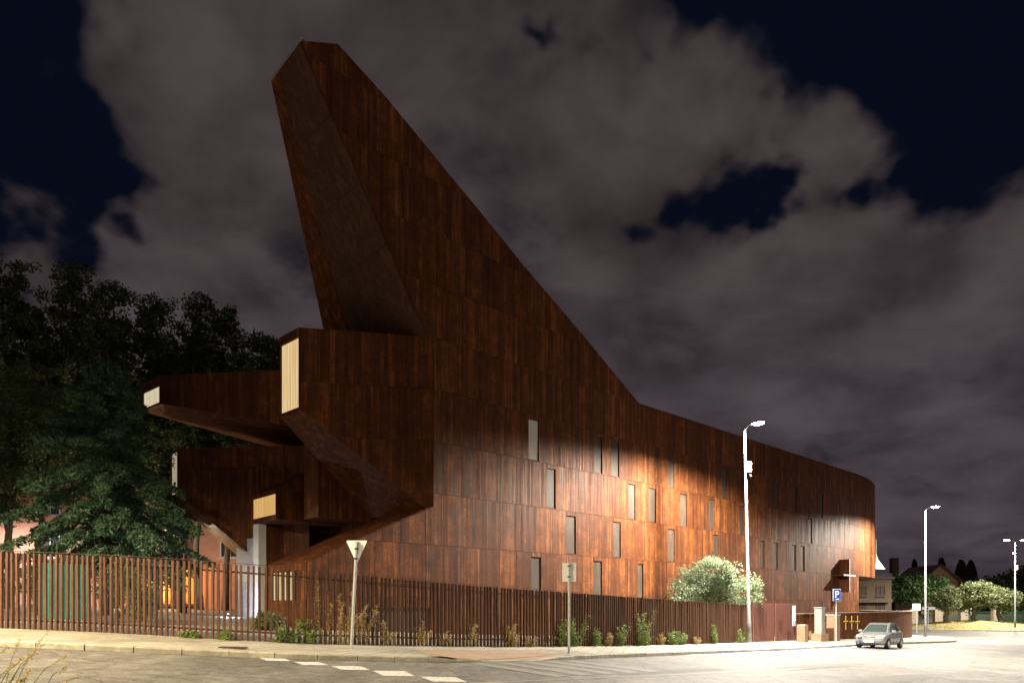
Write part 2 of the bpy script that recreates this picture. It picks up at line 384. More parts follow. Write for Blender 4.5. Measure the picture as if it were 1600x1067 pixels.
# give-way dashes on the near road
for (x0, x1, y0, y1, sk) in [(403,455,1027,1032.3,14),(458,514,1033.5,1039,15),(517,579,1040,1046.5,16),(582,649,1047.5,1056,17),(657,730,1057,1065,19),(738,812,1066,1075,20),(824,900,1076,1086,22)]:
    q = [G(x0, y0, ROAD), G(x1 - sk, y0 + .6, ROAD), G(x1, y1, ROAD), G(x0 + sk, y1 - .6, ROAD)]
    road_patch('road_dash', [q[3], q[2], q[1], q[0]], M_PAINT)
a, b = G(762,1066,ROAD), G(950,1058,ROAD); t = (b-a).normalized(); n = Vector((-t.y,t.x,0))*.07
L0 = a - t*1.0; L1 = b + t*16
for k in range(12):
    p, q = L0.lerp(L1, k/12), L0.lerp(L1, (k+1)/12); road_patch('edge_line', [p-n, q-n, q+n, p+n], M_PAINTW)
# worn crossing bars leading from the dropped kerb
ax = Vector((.72,.69)); cr = Vector((.69,-.72))
for k in range(5):
    s0 = Vector((-1.5,18.6)) + ax * (k*.95) + cr*.45; e0 = s0 + cr*3.2; w = ax*.48
    road_patch('crossing_bar', [s0, e0, e0+w, s0+w], M_PAINTW)
# blue parking line with white ticks along the kerb
kk = [p for p in outer if 6.0 < p.x < 21.5]
for i in range(len(kk)-1):
    a, b = kk[i], kk[i+1]; t = (b-a).normalized(); n = Vector((t.y,-t.x))
    road_patch('parking_line', [a+n*.10, a+n*.55, b+n*.55, b+n*.10], M_BLUEP if (i % 6) else M_PAINT)
M_GUT = simple_noise('gutter_dirt', (.045,.040,.032), (.15,.135,.11), 5, .9, .3, .006)
for i in range(len(outer)-1):
    a, b = outer[i], outer[i+1]; t = (b-a).normalized(); n = Vector((t.y,-t.x)); w0, w1 = (.10+.07*math.sin(i*2.3+k*.9) for k in (0,1))
    road_patch('gutter_dirt', [a+n*.012, a+n*(.02+w0), b+n*(.02+.10+.07*math.sin((i+1)*2.3)), b+n*.012], M_GUT, lift=.003)
# patched tarmac
for (px, py, w, h_, rz) in [(1050,1048,2.6,.7,.7),(1290,1040,3.5,.8,.75),(930,1052,1.8,.5,.6),(1400,1060,2.4,1.0,.7)]:
    c = G(px, py, ROAD); e1 = Vector((math.cos(rz), math.sin(rz))); e2 = Vector((-e1.y, e1.x)); c2 = c.xy
    road_patch('tar_patch', [c2-e1*w-e2*h_*.5, c2+e1*w-e2*h_*.4, c2+e1*w*.9+e2*h_*.5, c2-e1*w*.95+e2*h_*.45], simple_noise('tar', (.075,.07,.062), (.13,.12,.108), 60, .8, .4, .006), lift=.004)
# drain grate by the kerb
g0 = G(363, 1012.5); dg = empty('drain_grate', g0, 'rusty rectangular drain grate set in the pavement edge at left', 'drain')
mb = MB(); mb.box(g0 + Vector((0,0,.012)), (.66,.28,.02)); mb.build('frame', M_SLAT, dg)
for k in range(9):
    mb = MB(); mb.box(g0 + Vector((-.28 + k*.07, 0, .03)), (.035,.22,.02)); mb.build('bar', M_SLAT, dg)

# ------------------------------------------------------------------ church
U = 2.3
DX, DY = .7350, .6780
d3 = Vector((DX, DY, 0)).normalized(); n3 = Vector((-d3.y, d3.x, 0))       # along facade, into the building
O3 = Vector((-1.02*U, 13.59*U, CAMZ))
def W(u, v, w): return O3 + d3*u + n3*v + Z*w
def fac(x, y, v=0.0):                                                          # photo pixel on the facade plane -> (u, w)
    a = (x-800)/F; o = O3 + n3*v; u = (a*o.y - o.x) / (d3.x - a*d3.y); Y = o.y + u*d3.y
    return u, (HY - y)/F*Y
def toUV(X, Y): q = Vector((X*U, Y*U, 0)) - Vector((O3.x, O3.y, 0)); return q.dot(d3), q.dot(n3)
church = empty('church_building', W(14, 0, -2.2), 'huge rust-brown weathering-steel church with a leaning wedge tower and jutting window boxes', 'church')
ALLP = []
def clip(poly, axis, val, keep_less):
    out = []
    for i in range(len(poly)):
        a, b = poly[i], poly[(i+1) % len(poly)]
        ia = (a[axis] <= val) == keep_less or a[axis] == val; ib = (b[axis] <= val) == keep_less or b[axis] == val
        if ia: out.append(a)
        if ia != ib:
            t = (val - a[axis]) / (b[axis] - a[axis]); out.append((a[0] + t*(b[0]-a[0]), a[1] + t*(b[1]-a[1])))
    return out
def area(p): return .5*abs(sum(p[i][0]*p[(i+1)%len(p)][1] - p[(i+1)%len(p)][0]*p[i][1] for i in range(len(p))))
def cell(outline, r):
    p = outline
    for ax, v, l in ((0, r[0], False), (0, r[1], True), (1, r[2], False), (1, r[3], True)):
        p = clip(p, ax, v, l)
        if len(p) < 3: return []
    return p
GAP = .007
def panelize(parent, org, e1, e2, nr, outline, rows, cw, wins=(), thick=.03, back_mat=None, seed=0, jit=.25, name='panel', keep=300, tint=0.0):
    """steel panels on a plane: outline in (a, b) metres along e1, e2; wins = (a0, a1, b0, b1, kind) cut out"""
    rr = random.Random(seed); e1, e2, nr = Vector(e1), Vector(e2), Vector(nr)
    P3 = lambda a, b, n=0: org + e1*a + e2*b + nr*n
    a0 = min(p[0] for p in outline); a1 = max(p[0] for p in outline)
    back = MB(); items = []
    for b0, b1 in zip(rows, rows[1:]):
        cuts = sorted([w for w in wins if w[2] >= b0-.02 and w[3] <= b1+.02])
        segs = []; cur = a0
        for w in cuts:
            segs.append((cur, w[0], None)); segs.append((w[0], w[1], w)); cur = w[1]
        segs.append((cur, a1, None))
        for s0, s1, w in segs:
            if s1 - s0 < .02: continue
            if w is None:
                n = max(1, round((s1-s0)/cw)); js = [s0 + (s1-s0)*k/n for k in range(n+1)]
                for k in range(1, n): js[k] += rr.uniform(-jit, jit)*cw*.5
                cells = [(js[k], js[k+1], b0, b1) for k in range(n)]
            else:
                cells = []
                if b1 - w[3] > .05: cells.append((s0, s1, w[3], b1))
                if w[2] - b0 > .05: cells.append((s0, s1, b0, w[2]))
            for c in cells:
                pb = cell(outline, c)
                if len(pb) < 3 or area(pb) < .01: continue
                back.poly([P3(*q) for q in pb])
                pf = cell(outline, (c[0]+GAP, c[1]-GAP, c[2]+GAP, c[3]-GAP))
                if len(pf) < 3 or area(pf) < .01: continue
                items.append((area(pf), pf, rr.random(), rr.uniform(0, .010)))
    bo = back.build('wall_backing', back_mat or M_BACK, parent)
    items.sort(key=lambda t: -t[0] / ((P3(*t[1][0]) - cam.location).length**2))
    rest = MB(); rest_r = []
    for k, (ar, pf, rv, pr) in enumerate(items):
        rv = min(1, max(0, rv + tint))
        if k < keep:
            m = MB(); m.prism([P3(*q, .004) for q in pf], nr*(thick + pr)); m.build(name, M_PANEL, bo, rnd=rv)
        else:
            n0 = len(rest.v); rest.prism([P3(*q, .004) for q in pf], nr*(thick + pr)); rest_r += [rv]*(len(rest.v)-n0)
    if rest.v: tag(rest.build('small_panels', M_PANEL, bo, rnd=rest_r), kind='stuff')
    return bo

# --- main facade outline in (u, w)
kU = lambda k: k*U
rows = [kU(-.86 + i) for i in range(-1, 12)]                   # seam heights above the eye
top_u = fac(1341, 700)[0]
roof = [(527,70),(600,150),(674,240),(740,320),(818.6,416.7),(917.8,533),(997.5,630)]
lowl = fac(480, 877); cre0 = fac(676.5, 791); cre1 = fac(677.5, 545); cre2 = fac(668, 526); tl = fac(470, 65)
RT = kU(5.19)
outline = [(lowl[0], -4.6), (top_u, -4.6), (top_u, RT)] + [(fac(x, y)[0], fac(x, y)[1]) for x, y in reversed(roof)] + [tl, cre2, cre1, cre0, lowl]
WINS = []
def win(x0, x1, row, kind='glass'):
    u0 = fac(x0, 800)[0]; u1 = fac(x1, 800)[0]; b = kU(.14 + row)
    WINS.append((u0, u1, b + .06, b + .90*U, kind))
for a_, b_, r_, *k_ in [(825.3,841,3,'lit'),(928,940,3),(953.7,966.5,3),(1042.8,1053,3),(1127,1135.6,3),(1209,1216,3),(1238,1244,3),(1280,1285.6,3),
    (854,867.5,2),(981,992,2),(1012.8,1024,2),(1062.5,1072.8,2),(1106.5,1116,2),(1155,1163,2),(1263,1268.7,2),
    (884.4,899,1),(957.5,969,1),(1043,1053.4,1),(1113.7,1122,1),(1188,1195,1),(1208.5,1215.5,1),(1237.7,1243.5,1),(1250.5,1256.7,1),
    (829.4,844.6,0),(926.5,939.7,0),(996,1004,0)]: win(a_, b_, r_, *k_)
# ground slot under the low front wall
su0 = fac(566, 960)[0]; su1 = fac(673, 960)[0]
WINS.append((su0, su1, kU(-.80), kU(-.07), 'slot'))
rows_f = sorted(set(rows))
fb = panelize(church, W(0,0,0), d3, Z, -n3, outline, rows_f, 1.12, WINS, seed=3)
fb.name = 'facade'
for (u0, u1, b0, b1, kind) in WINS:
    D = .06 if kind != 'slot' else 1.6
    m = MB(); A = [(u0,b0),(u1,b0),(u1,b1),(u0,b1)]
    for k in range(4):
        p, q = A[k], A[(k+1)%4]; m.poly([W(p[0],-.03,p[1]), W(q[0],-.03,q[1]), W(q[0],D,q[1]), W(p[0],D,p[1])])
    if kind == 'slot':
        m.poly([W(u0,D,b0), W(u1,D,b0), W(u1,D,b1), W(u0,D,b1)]); m.build('recess', M_BACK, fb)
        continue
    m.build('window_reveal', M_PANEL, fb, rnd=.25)
    m = MB(); m.prism([W(u0+.02,D-.03,b0+.02), W(u1-.02,D-.03,b0+.02), W(u1-.02,D-.03,b1-.02), W(u0+.02,D-.03,b1-.02)], n3*.03)
    m.build('window', M_GLASSLIT if kind == 'lit' else M_GLASS, fb)
# coping along the roof edge
ol = outline[2:-4]
m = MB()
for (a, b) in zip(ol, ol[1:]):
    m.poly([W(a[0],-.035,a[1]), W(b[0],-.035,b[1]), W(b[0],.45,b[1]), W(a[0],.45,a[1])])
m.build('coping', M_PANEL, church, rnd=.4)
# --- rounded east end
arc = []; ang = math.atan2(d3.y, d3.x); p = W(top_u, 0, 0); ARC = [p]
step = 1.14; turn = step/27.0
for k in range(26):
    if k > 9: turn = step/14.0
    ang += turn; p = p + Vector((math.cos(ang), math.sin(ang), 0))*step; ARC.append(p)
rowsE = [kU(1.14+i) for i in range(0,4)] + [RT]
rE = [0] + [r - rowsE[0] for r in rowsE[1:]]
rng_r = random.Random(5)
arc_part = empty('rounded_end', W(top_u,0,0)); arc_part.parent = church; arc_part.matrix_parent_inverse = parent_inv(church)
for a, b in zip(ARC, ARC[1:]):
    e = (b-a).normalized(); nr = Vector((e.y,-e.x,0)); ln = (b-a).length
    vis = (a - cam.location).dot(nr) < 0
    bk = MB(); bk.poly([a+Z*rowsE[0], b+Z*rowsE[0], b+Z*RT, a+Z*RT]); bk.build('wall_backing', M_BACK, arc_part)
    for r0, r1 in zip(rowsE, rowsE[1:]):
        m = MB(); m.prism([a+e*GAP+Z*(r0+GAP), a+e*(ln-GAP)+Z*(r0+GAP), a+e*(ln-GAP)+Z*(r1-GAP), a+e*GAP+Z*(r1-GAP)], nr*.035)
        m.build('panel', M_PANEL, arc_part, rnd=rng_r.random())
# soffit and roof of the rounded end
m = MB(); back = W(top_u, 13, 0)
m.prism([q + Z*(rowsE[0]+.01) for q in ARC] + [back + Z*(rowsE[0]+.01)], Z*.12); m.build('soffit', M_PANEL, arc_part, rnd=.6)
m = MB(); m.prism([q + Z*(RT-.3) for q in ARC] + [back + Z*(RT-.3)], Z*.28); m.build('roof', M_BACK, arc_part)
# recessed ground floor under it
m = MB(); m.prism([W(top_u,.05,-5), W(top_u,12,-5), W(top_u+8,12,-5), W(top_u+5,4.5,-5), W(top_u+.6,3.4,-5)], Z*(5+rowsE[0])); m.build('entrance_wall', M_PANEL, church, rnd=.35)
# main volume behind the facade
m = MB(); ul = cre0[0]
m.prism([W(ul+.05,.42,-5), W(top_u,.42,-5), W(top_u,16,-5), W(ul+.05,16,-5)], Z*(5+RT-.12)); m.build('main_volume', M_PANEL, church, rnd=.2)

# --- tower: wedge behind the facade sheet, end face leaning out
vw = lambda w: (1.14 + max(0, 9.34 - w/U)*.59)*U
tw_front = [cre2, tl] + [fac(x, y) for x, y in roof]
m = MB(); nF = len(tw_front)
fr = [W(u, .04, w-.03) for u, w in tw_front]; bk = [W(u, vw(w), w-.03) for u, w in tw_front]
m.v = [tuple(p) for p in fr + bk]; m.f = [tuple(range(nF)), tuple(reversed(range(nF, 2*nF)))] + [(i, nF+i, nF+(i+1)%nF, (i+1)%nF) for i in range(nF)]
tower = m.build('tower', M_BACK, church)
# end-face panels: rows along the crease, three strips across
seams = [0, .13, .345, .56, .78, 1.0]
lo, hi = Vector((cre2[0]-.0, 0, cre2[1])), Vector((tl[0], 0, tl[1]))
def endpt(t, s):      # t 0 bottom..1 top, s 0 at crease..1 at the far edge
    q = lo.lerp(hi, t); return W(q.x, 0.0 + s*vw(q.z), q.z)
enr = (endpt(0,1)-endpt(0,0)).cross(endpt(1,0)-endpt(0,0)).normalized()
if enr.dot(cam.location - endpt(.5,.5)) < 0: enr = -enr
rt = random.Random(11)
cols = [0, .10, .72, 1.0]
for t0, t1 in zip(seams, seams[1:]):
    for s0, s1 in zip(cols, cols[1:]):
        e = .004; pts = [endpt(t0+.002,s0+e), endpt(t0+.002,s1-e), endpt(t1-.002,s1-e), endpt(t1-.002,s0+e)]
        m = MB(); m.prism([p+enr*.005 for p in pts], enr*(.03 if s0 else .07)); m.build('panel', M_PANEL if s0 > .5 else M_GREYP, tower, rnd=(.55 if s0 > .5 else (.9 if s0 == 0 else .3 + .4*rt.random())))
m = MB(); m.prism([endpt(1,0)+Z*.02, endpt(1,1)+Z*.02, endpt(1,1)+d3*.5+Z*.02, endpt(1,0)+d3*.5+Z*.02], Z*.12); m.build('cap_flashing', M_STEEL, tower)

# --- jutting window boxes
def poly_box(name, plan, ktop, kbots, parent=church, seed=0, rows=None, walls=(0,), cw=1.2):
    """plan: XY corners in U units; flat top; bottom height given per corner; panels on the listed walls"""
    P = [Vector((x*U, y*U, CAMZ)) for x, y in plan]; n = len(P); m = MB()
    m.v = [tuple(p + Z*kU(k)) for p, k in zip(P, kbots)] + [tuple(p + Z*kU(ktop)) for p in P]
    m.f = [tuple(range(n)), tuple(reversed(range(n, 2*n)))] + [(i, n+i, n+(i+1)%n, (i+1)%n) for i in range(n)]
    c = sum(P, Vector())/n
    o = m.build(name, M_PANEL, church, rnd=.25)
    for i in walls:
        a, b = P[i], P[(i+1)%n]; e = (b-a).normalized(); nr = Vector((e.y,-e.x,0))
        if nr.dot(c-a) > 0: nr = -nr
        ln = (b-a).length
        ol = [(0,kU(kbots[i])),(ln,kU(kbots[(i+1)%n])),(ln,kU(ktop)),(0,kU(ktop))]
        rws = rows or [kU(-.86+k) for k in range(12)]
        js = [0]; rr = random.Random(seed+i)
        items = []
        nn = max(1, round(ln/cw))
        for r0, r1 in zip(rws, rws[1:]):
            jj = [ln*k/nn + (rr.uniform(-.12,.12) if 0 < k < nn else 0) for k in range(nn+1)]
            for q0, q1 in zip(jj, jj[1:]):
                pf = cell(ol, (q0+GAP, q1-GAP, r0+GAP, r1-GAP))
                if len(pf) >= 3 and area(pf) > .02:
                    mm = MB(); mm.prism([a + e*q[0] + Z*q[1] + nr*.004 for q in pf], nr*(.03+rr.uniform(0,.008))); mm.build('panel', M_PANEL, o, rnd=rr.random()*.8)
    return o
def window_face(part, A, B, k0, k1, m, margin=(.07,.07,.10,.10)):
    """lit pane with a steel surround on the vertical face A-B (XY in U)"""
    a = Vector((A[0]*U, A[1]*U, CAMZ)); b = Vector((B[0]*U, B[1]*U, CAMZ)); e = (b-a); ln = e.length; e.normalize(); nr = Vector((e.y,-e.x,0))
    if nr.dot(cam.location-a) < 0: nr = -nr
    q = [a+e*margin[0]+Z*(kU(k0)+margin[2]), a+e*(ln-margin[1])+Z*(kU(k0)+margin[2]), a+e*(ln-margin[1])+Z*(kU(k1)-margin[3]), a+e*margin[0]+Z*(kU(k1)-margin[3])]
    mm = MB(); mm.prism([p + nr*.01 for p in q], nr*.02); mm.build('lit_window', m, part)
    fr = MB(); o4 = [a+Z*kU(k0), b+Z*kU(k0), b+Z*kU(k1), a+Z*kU(k1)]
    for i in range(4):
        j = (i+1)%4; fr.prism([o4[i]+nr*.005, o4[j]+nr*.005, q[j]+nr*.005, q[i]+nr*.005], nr*.10)
    fr.build('window_surround', M_PANEL, part, rnd=.3)
cq = W(fac(677,650)[0], .02, 0); C = (cq.x/U, cq.y/U); A1 = (-3.917,12.70); B1 = (-4.455,13.20)
far = lambda B, t: (B[0]+DX*t, B[1]+DY*t)
# box 1 (near, tall window)
b1 = poly_box('window_box', [A1, C, far(B1,1.95), B1], 5.14, [3.60,1.74,1.84,3.60], seed=21, walls=(0,))
window_face(b1, B1, A1, 3.60, 5.14, M_LIT, (.10,.06,.14,.40))
# sloped soffit panels of box 1
# box 2 (far upper left, slit window)
A2 = (-7.87,15.36); B2 = (-8.60,15.97); C2 = (-3.4,14.75)
b2 = poly_box('window_box', [A2, (-5.1,15.0), C2, far(B2,6.5), B2], 5.14, [4.50,3.96,3.6,3.75,4.50], seed=22, walls=(0,1), rows=[kU(3.0),kU(5.2)], cw=1.4)
window_face(b2, B2, A2, 4.50, 5.14, M_LITP, (.06,.10,.10,.52))
# box 3 (lower left, narrow window, wedge running to the ground)
A3 = (-7.69,15.80); B3 = (-8.06,16.20)
b3 = poly_box('window_box', [A3, (-5.75,15.6), (-4.6,15.5), far(B3,5.5), far(B3,2.4), B3], 3.60, [2.52,.95,.2,.2,.5,2.50], seed=23, walls=(0,1), cw=1.2)
window_face(b3, B3, A3, 2.52, 3.60, M_LITD, (.10,.08,.10,.14))
# box 4 (amber slit, hopper-shaped top)
A4 = (-4.97,14.50); B4 = (-5.85,15.45)
b4 = poly_box('window_box', [A4, far(A4,2.2), far(B4,2.2), B4], 2.46, [1.80,1.80,1.80,1.80], seed=24, walls=(0,), rows=[kU(1.7),kU(2.5)])
window_face(b4, B4, A4, 1.80, 2.46, M_LITO, (.10,.05,.26,.24))
m = MB(); pa = [Vector((q[0]*U, q[1]*U, CAMZ+kU(2.462))) for q in (A4, far(A4,1.7), far(B4,1.7), B4)]
pt = [Vector((q[0]*U, q[1]*U, CAMZ+kU(k))) for q, k in ((far(A4,.75),2.95), (far(A4,1.7),3.2), (far(B4,1.7),3.2), (far(B4,.75),2.95))]
m.v = [tuple(p) for p in pa+pt]; m.f = [(0,1,2,3),(7,6,5,4),(0,4,5,1),(1,5,6,2),(2,6,7,3),(3,7,4,0)]; m.build('hopper_roof', M_PANEL, b4, rnd=.7)
# block above the void, ramp mass, portal
def uv_box(name, u0, u1, v0, v1, k0, k1, rv=.25, mt=None):
    m = MB(); m.prism([W(u0*U,v0*U,kU(k0)), W(u1*U,v0*U,kU(k0)), W(u1*U,v1*U,kU(k0)), W(u0*U,v1*U,kU(k0))], Z*kU(k1-k0)); return m.build(name, mt or M_PANEL, church, rnd=rv)
uv_box('hanging_block', -2.015, -.80, 2.06, 2.69, 1.77, 3.4, .3)
ulo, wlo = lowl; uhi, whi = cre0
m = MB(); VR = 1.54*U
pts = [W(ulo,.0,-4.6), W(ulo,VR,-4.6), W(ulo,VR,wlo), W(ulo,.0,wlo), W(uhi,.0,-4.6), W(uhi,VR,-4.6), W(uhi,VR,whi), W(uhi,.0,whi)]
for p_ in (0,3,4,7): pts[p_] = pts[p_] + n3*.05
m.v = [tuple(p) for p in pts]; m.f = [(0,3,2,1),(4,5,6,7),(0,4,7,3),(1,2,6,5),(3,7,6,2),(0,1,5,4)]
ramp = m.build('sloped_base', M_BACK, church)
e2 = (W(uhi,0,whi)-W(ulo,0,wlo)); rl = e2.length; e2.normalize(); nr = n3.cross(e2).normalized(); nr = nr if nr.z > 0 else -nr
for k in range(4):
    for j in range(2):
        a0, a1 = rl*k/4+.01, rl*(k+1)/4-.01; v0, v1 = VR*j/2+.01, VR*(j+1)/2-.01
        m = MB(); m.prism([W(ulo,0,wlo)+e2*a+n3*v+nr*.01 for a, v in ((a0,v0),(a1,v0),(a1,v1),(a0,v1))], nr*.03); m.build('panel', M_PANEL, ramp, rnd=rt.random())
for j, (v0, v1) in enumerate(((0,.38),(.38,1.32),(1.32,1.54))):      # end wall with the lit window
    for (k0, k1) in ((-.9,.06),(.06,.58),(.58,.70)):
        if j == 1 and k0 == .06: continue
        m = MB(); m.prism([W(ulo-.01,v0*U+.006,kU(k0)+.006), W(ulo-.01,v1*U-.006,kU(k0)+.006), W(ulo-.01,v1*U-.006,kU(k1)-.006), W(ulo-.01,v0*U+.006,kU(k1)-.006)], -d3*.03); m.build('panel', M_PANEL, ramp, rnd=.5+.3*rt.random())
m = MB(); m.prism([W(ulo-.005,.40*U,kU(.075)), W(ulo-.005,1.31*U,kU(.075)), W(ulo-.005,1.31*U,kU(.565)), W(ulo-.005,.40*U,kU(.565))], -d3*.02); m.build('lit_window', M_LIT, ramp)
for k in range(5):
    v = (.40 + .91*k/4)*U; m = MB(); m.box(W(ulo-.04, v, kU(.32)), (.05,.05,kU(.50)), (d3,n3,Z)); m.build('mullion', M_DARK, ramp)
# forecourt portal wall and pillar lit from below
m = MB(); m.prism([Vector((x*U,y*U,CAMZ-1.3)) for x,y in ((-5.80,15.30),(-5.62,15.14),(-5.50,15.28),(-5.68,15.44))], Z*(1.3+kU(1.79))); m.build('portal_pillar', mat('pale_render', (.6,.6,.62), .7), church)
m = MB(); m.prism([Vector((x*U,y*U,CAMZ-1.3)) for x,y in ((-6.45,15.98),(-5.85,15.42),(-5.78,15.50),(-6.38,16.06))], Z*(1.3+kU(1.5))); m.build('portal_wall', mat('pale_steel', (.30,.30,.33), .6), church)
m = MB(); m.prism([Vector((x*U,y*U,CAMZ-1.3)) for x,y in ((-5.48,15.30),(-3.9,16.6),(-3.8,16.7),(-5.40,15.44))], Z*(1.3+kU(1.75))); m.build('back_wall', M_PANEL, church, rnd=.3)
# --- projecting cross by the entrance
cu, cw_ = fac(1311, 900); zt = fac(1311,874)[1]; zb = fac(1311,925)[1]; za = fac(1311, 899)[1]
m = MB(); m.box(W(cu, -.46, (zt+zb)/2), (.07,.86,zt-zb), (d3,n3,Z)); cross = m.build('cross', M_PANEL, church, rnd=.1)
m = MB(); m.box(W(cu, -.46, za), (2.5,.84,.09), (d3,n3,Z)); m.build('cross_arm', M_PANEL, cross, rnd=.1)
m = MB(); m.box(W(cu, -.90, (zt+zb)/2), (.09,.03,zt-zb), (d3,n3,Z)); m.build('cross_lit_edge', M_WHITE, cross)  # white strip paints the lamplit front edge of the steel plate
m = MB(); m.box(W(cu, -.895, za), (2.5,.03,.12), (d3,n3,Z)); m.build('cross_arm_lit_edge', M_WHITE, cross)  # lamplit edge of the arm, likewise put in as white colour
# banner hanging at the end of the curve
bp = ARC[9]; M_BAN = leaf_mat('banner_cloth', (.55,.66,.55), (.66,.74,.62), .3)
m = MB(); e = (ARC[10]-ARC[9]).normalized(); nr = Vector((e.y,-e.x,0)); zt = kU(2.95)
for k in range(7):
    t = k/6; w = .10 + (.0 if t < .6 else (t-.6)*2.0); p = bp + nr*.12 + Z*(zt - 3.1*t); m.v += [tuple(p), tuple(p + nr*w + e*.15), tuple(p + nr*w*.5 - e*.2)]
for k in range(6):
    a = k*3
    for i in range(3): j = (i+1)%3; m.f.append((a+i, a+j, a+3+j, a+3+i))
bn = m.build('banner', M_BAN, None); tag(bn, 'pale green banner hanging from the rounded end of the church', 'banner')

# ------------------------------------------------------------------ fence, gate, low wall
fence = empty('slatted_fence', (FENCE[9][0], FENCE[9][1], gz(FENCE[9][0])), 'long rust-brown steel fence of upright slats curving round the corner', 'fence')
sl = smooth_line(FENCE, .152); HF = 2.1
smesh = MB(); smesh.box((0,0,HF/2-.03), (.058,.085,HF+.06)); smesh = smesh.mesh('slat', M_SLAT)
vis = [i for i in range(len(sl)-1) if sl[i].x > -17.5]
inv = parent_inv(fence)
for i in vis:
    p, t = sl[i], (sl[i+1]-sl[max(i-1,0)]).normalized()
    o = bpy.data.objects.new('slat', smesh); col.objects.link(o); o.parent = fence; o.matrix_parent_inverse = inv
    o.location = (p.x, p.y, gz(p.x)-.02 + random.uniform(-.006,.006)); o.rotation_euler = (random.gauss(0,.007), random.gauss(0,.006), math.atan2(t.y, t.x) + random.gauss(0,.08))
for z0, hgt_, w_ in ((HF+.015,.012,.11),(.22,.05,.02),(HF-.25,.05,.02)):
    m = MB(); idx = vis[::6] + [vis[-1]]
    for a, b in zip(idx, idx[1:]):
        p, q = sl[a], sl[b]; t = (q-p).normalized(); n = Vector((-t.y,t.x)); off = n*.035 if w_ < .1 else n*0
        c = [p+off-n*w_/2, q+off-n*w_/2, q+off+n*w_/2, p+off+n*w_/2]; m.prism([Vector((v.x,v.y,gz(v.x)+z0)) for v in c], Z*hgt_)
    m.build('rail', M_SLAT, fence)
ga, gb = Vector(WALLP[0]), Vector((17.55,42.45)); gt = (gb-ga).normalized(); gn = Vector((-gt.y,gt.x)); gl = (gb-ga).length
gate = empty('gate', (ga.x, ga.y, gz(ga.x)), 'dark purplish-brown slatted steel double gate right of the tall lamp post', 'gate')
gtop = gz(ga.x) + 2.2
ng = int(gl/.135)
for k in range(ng):
    p = ga + gt*(.08 + (gl-.16)*(k+.5)/ng); z0 = gz(p.x)+.05
    if k == ng//2: continue
    m = MB(); m.box((p.x,p.y,(z0+gtop)/2), (.10,.05,gtop-z0), (Vector((*gt,0)),Vector((*gn,0)),Z)); m.build('slat', M_GATE, gate)
for f0, f1 in ((0,.49),(.51,1)):
    for zz_ in (.25, 2.0):
        a, b = ga+gt*gl*f0+gn*.06, ga+gt*gl*f1+gn*.06; m = MB(); m.prism([Vector((v.x,v.y,gz(ga.x)+zz_)) for v in (a,b,b+gn*.04,a+gn*.04)], Z*.06); m.build('rail', M_GATE, gate)
for f in (0,1):
    p = ga+gt*gl*f; m = MB(); m.box((p.x,p.y,gz(p.x)+1.12), (.12,.12,2.3), (Vector((*gt,0)),Vector((*gn,0)),Z)); m.build('post', M_GATE, gate)
p = gb - gt*.25 - gn*.09
nb = empty('notice_board', (p.x,p.y,gz(p.x)+.9), 'white paper notice with blue print fixed to the right gate post', 'notice')
m = MB(); m.box((p.x,p.y,gz(p.x)+1.55), (.46,.02,1.25), (Vector((*gt,0)),Vector((*gn,0)),Z)); m.build('sheet', simple_noise('notice_paper', (.70,.70,.66), (.45,.48,.50), 5, .6, 0), nb)
m = MB(); m.box((p.x-gn.x*.014,p.y-gn.y*.014,gz(p.x)+1.1), (.40,.012,.28), (Vector((*gt,0)),Vector((*gn,0)),Z)); m.build('blue_print', simple_noise('notice_blue', (.10,.18,.45), (.5,.55,.65), 9, .6, 0), nb)
# low wall
wl = smooth_line(WALLP[1:], .9); WT = CAMZ - .60
lw = empty('low_wall', (24.75,49.3,gz(24.75)), 'low rust-steel boundary wall with three yellow crosses behind the parked car', 'wall')
cm = MB()
for i in range(len(wl)-1):
    a, b = wl[i], wl[i+1]; t = (b-a).normalized(); n = Vector((-t.y,t.x)); g = .004
    a2, b2 = a+t*g, b-t*g; z0 = min(gz(a.x),gz(b.x))-.2
    m = MB(); m.prism([Vector((v.x,v.y,z0)) for v in (a2,b2,b2+n*.12,a2+n*.12)], Z*(WT-z0)); m.build('panel', M_PANEL, lw, rnd=.35+.3*random.random())
    cm.prism([Vector((v.x,v.y,WT+.002)) for v in (a-n*.03,b-n*.03,b+n*.16,a+n*.16)], Z*.04)
cm.build('coping', mat('coping_steel', (.36,.30,.25), .5), lw)
M_YEL = mat('yellow_paint', (.62,.42,.03), .5)
for x in (1321.5, 1331, 1340):
    a = (x-800)/F; p = min(((wl[i].lerp(wl[i+1], k/10), i) for i in range(len(wl)-1) for k in range(10)), key=lambda q: abs(q[0].x/q[0].y - a))
    c, i = p; t = (wl[i+1]-wl[i]).normalized(); n = Vector((-t.y,t.x)); zc = CAMZ + (HY-973)/F*c.y; m = MB()
    axs = (Vector((*t,0)), Vector((*n,0)), Z); b0 = c - n*.012
    m.box((b0.x,b0.y,zc), (.055,.02,.92), axs); m.box((b0.x-n.x*.003,b0.y-n.y*.003,zc+.13), (.56,.02,.06), axs)
    for dx, dz in ((0,.48),(-.32,.13),(.32,.13)): m.box((b0.x-n.x*.006+t.x*dx, b0.y-n.y*.006+t.y*dx, zc+dz), (.10,.02,.10), axs)
    m.build('yellow_cross', M_YEL, lw)
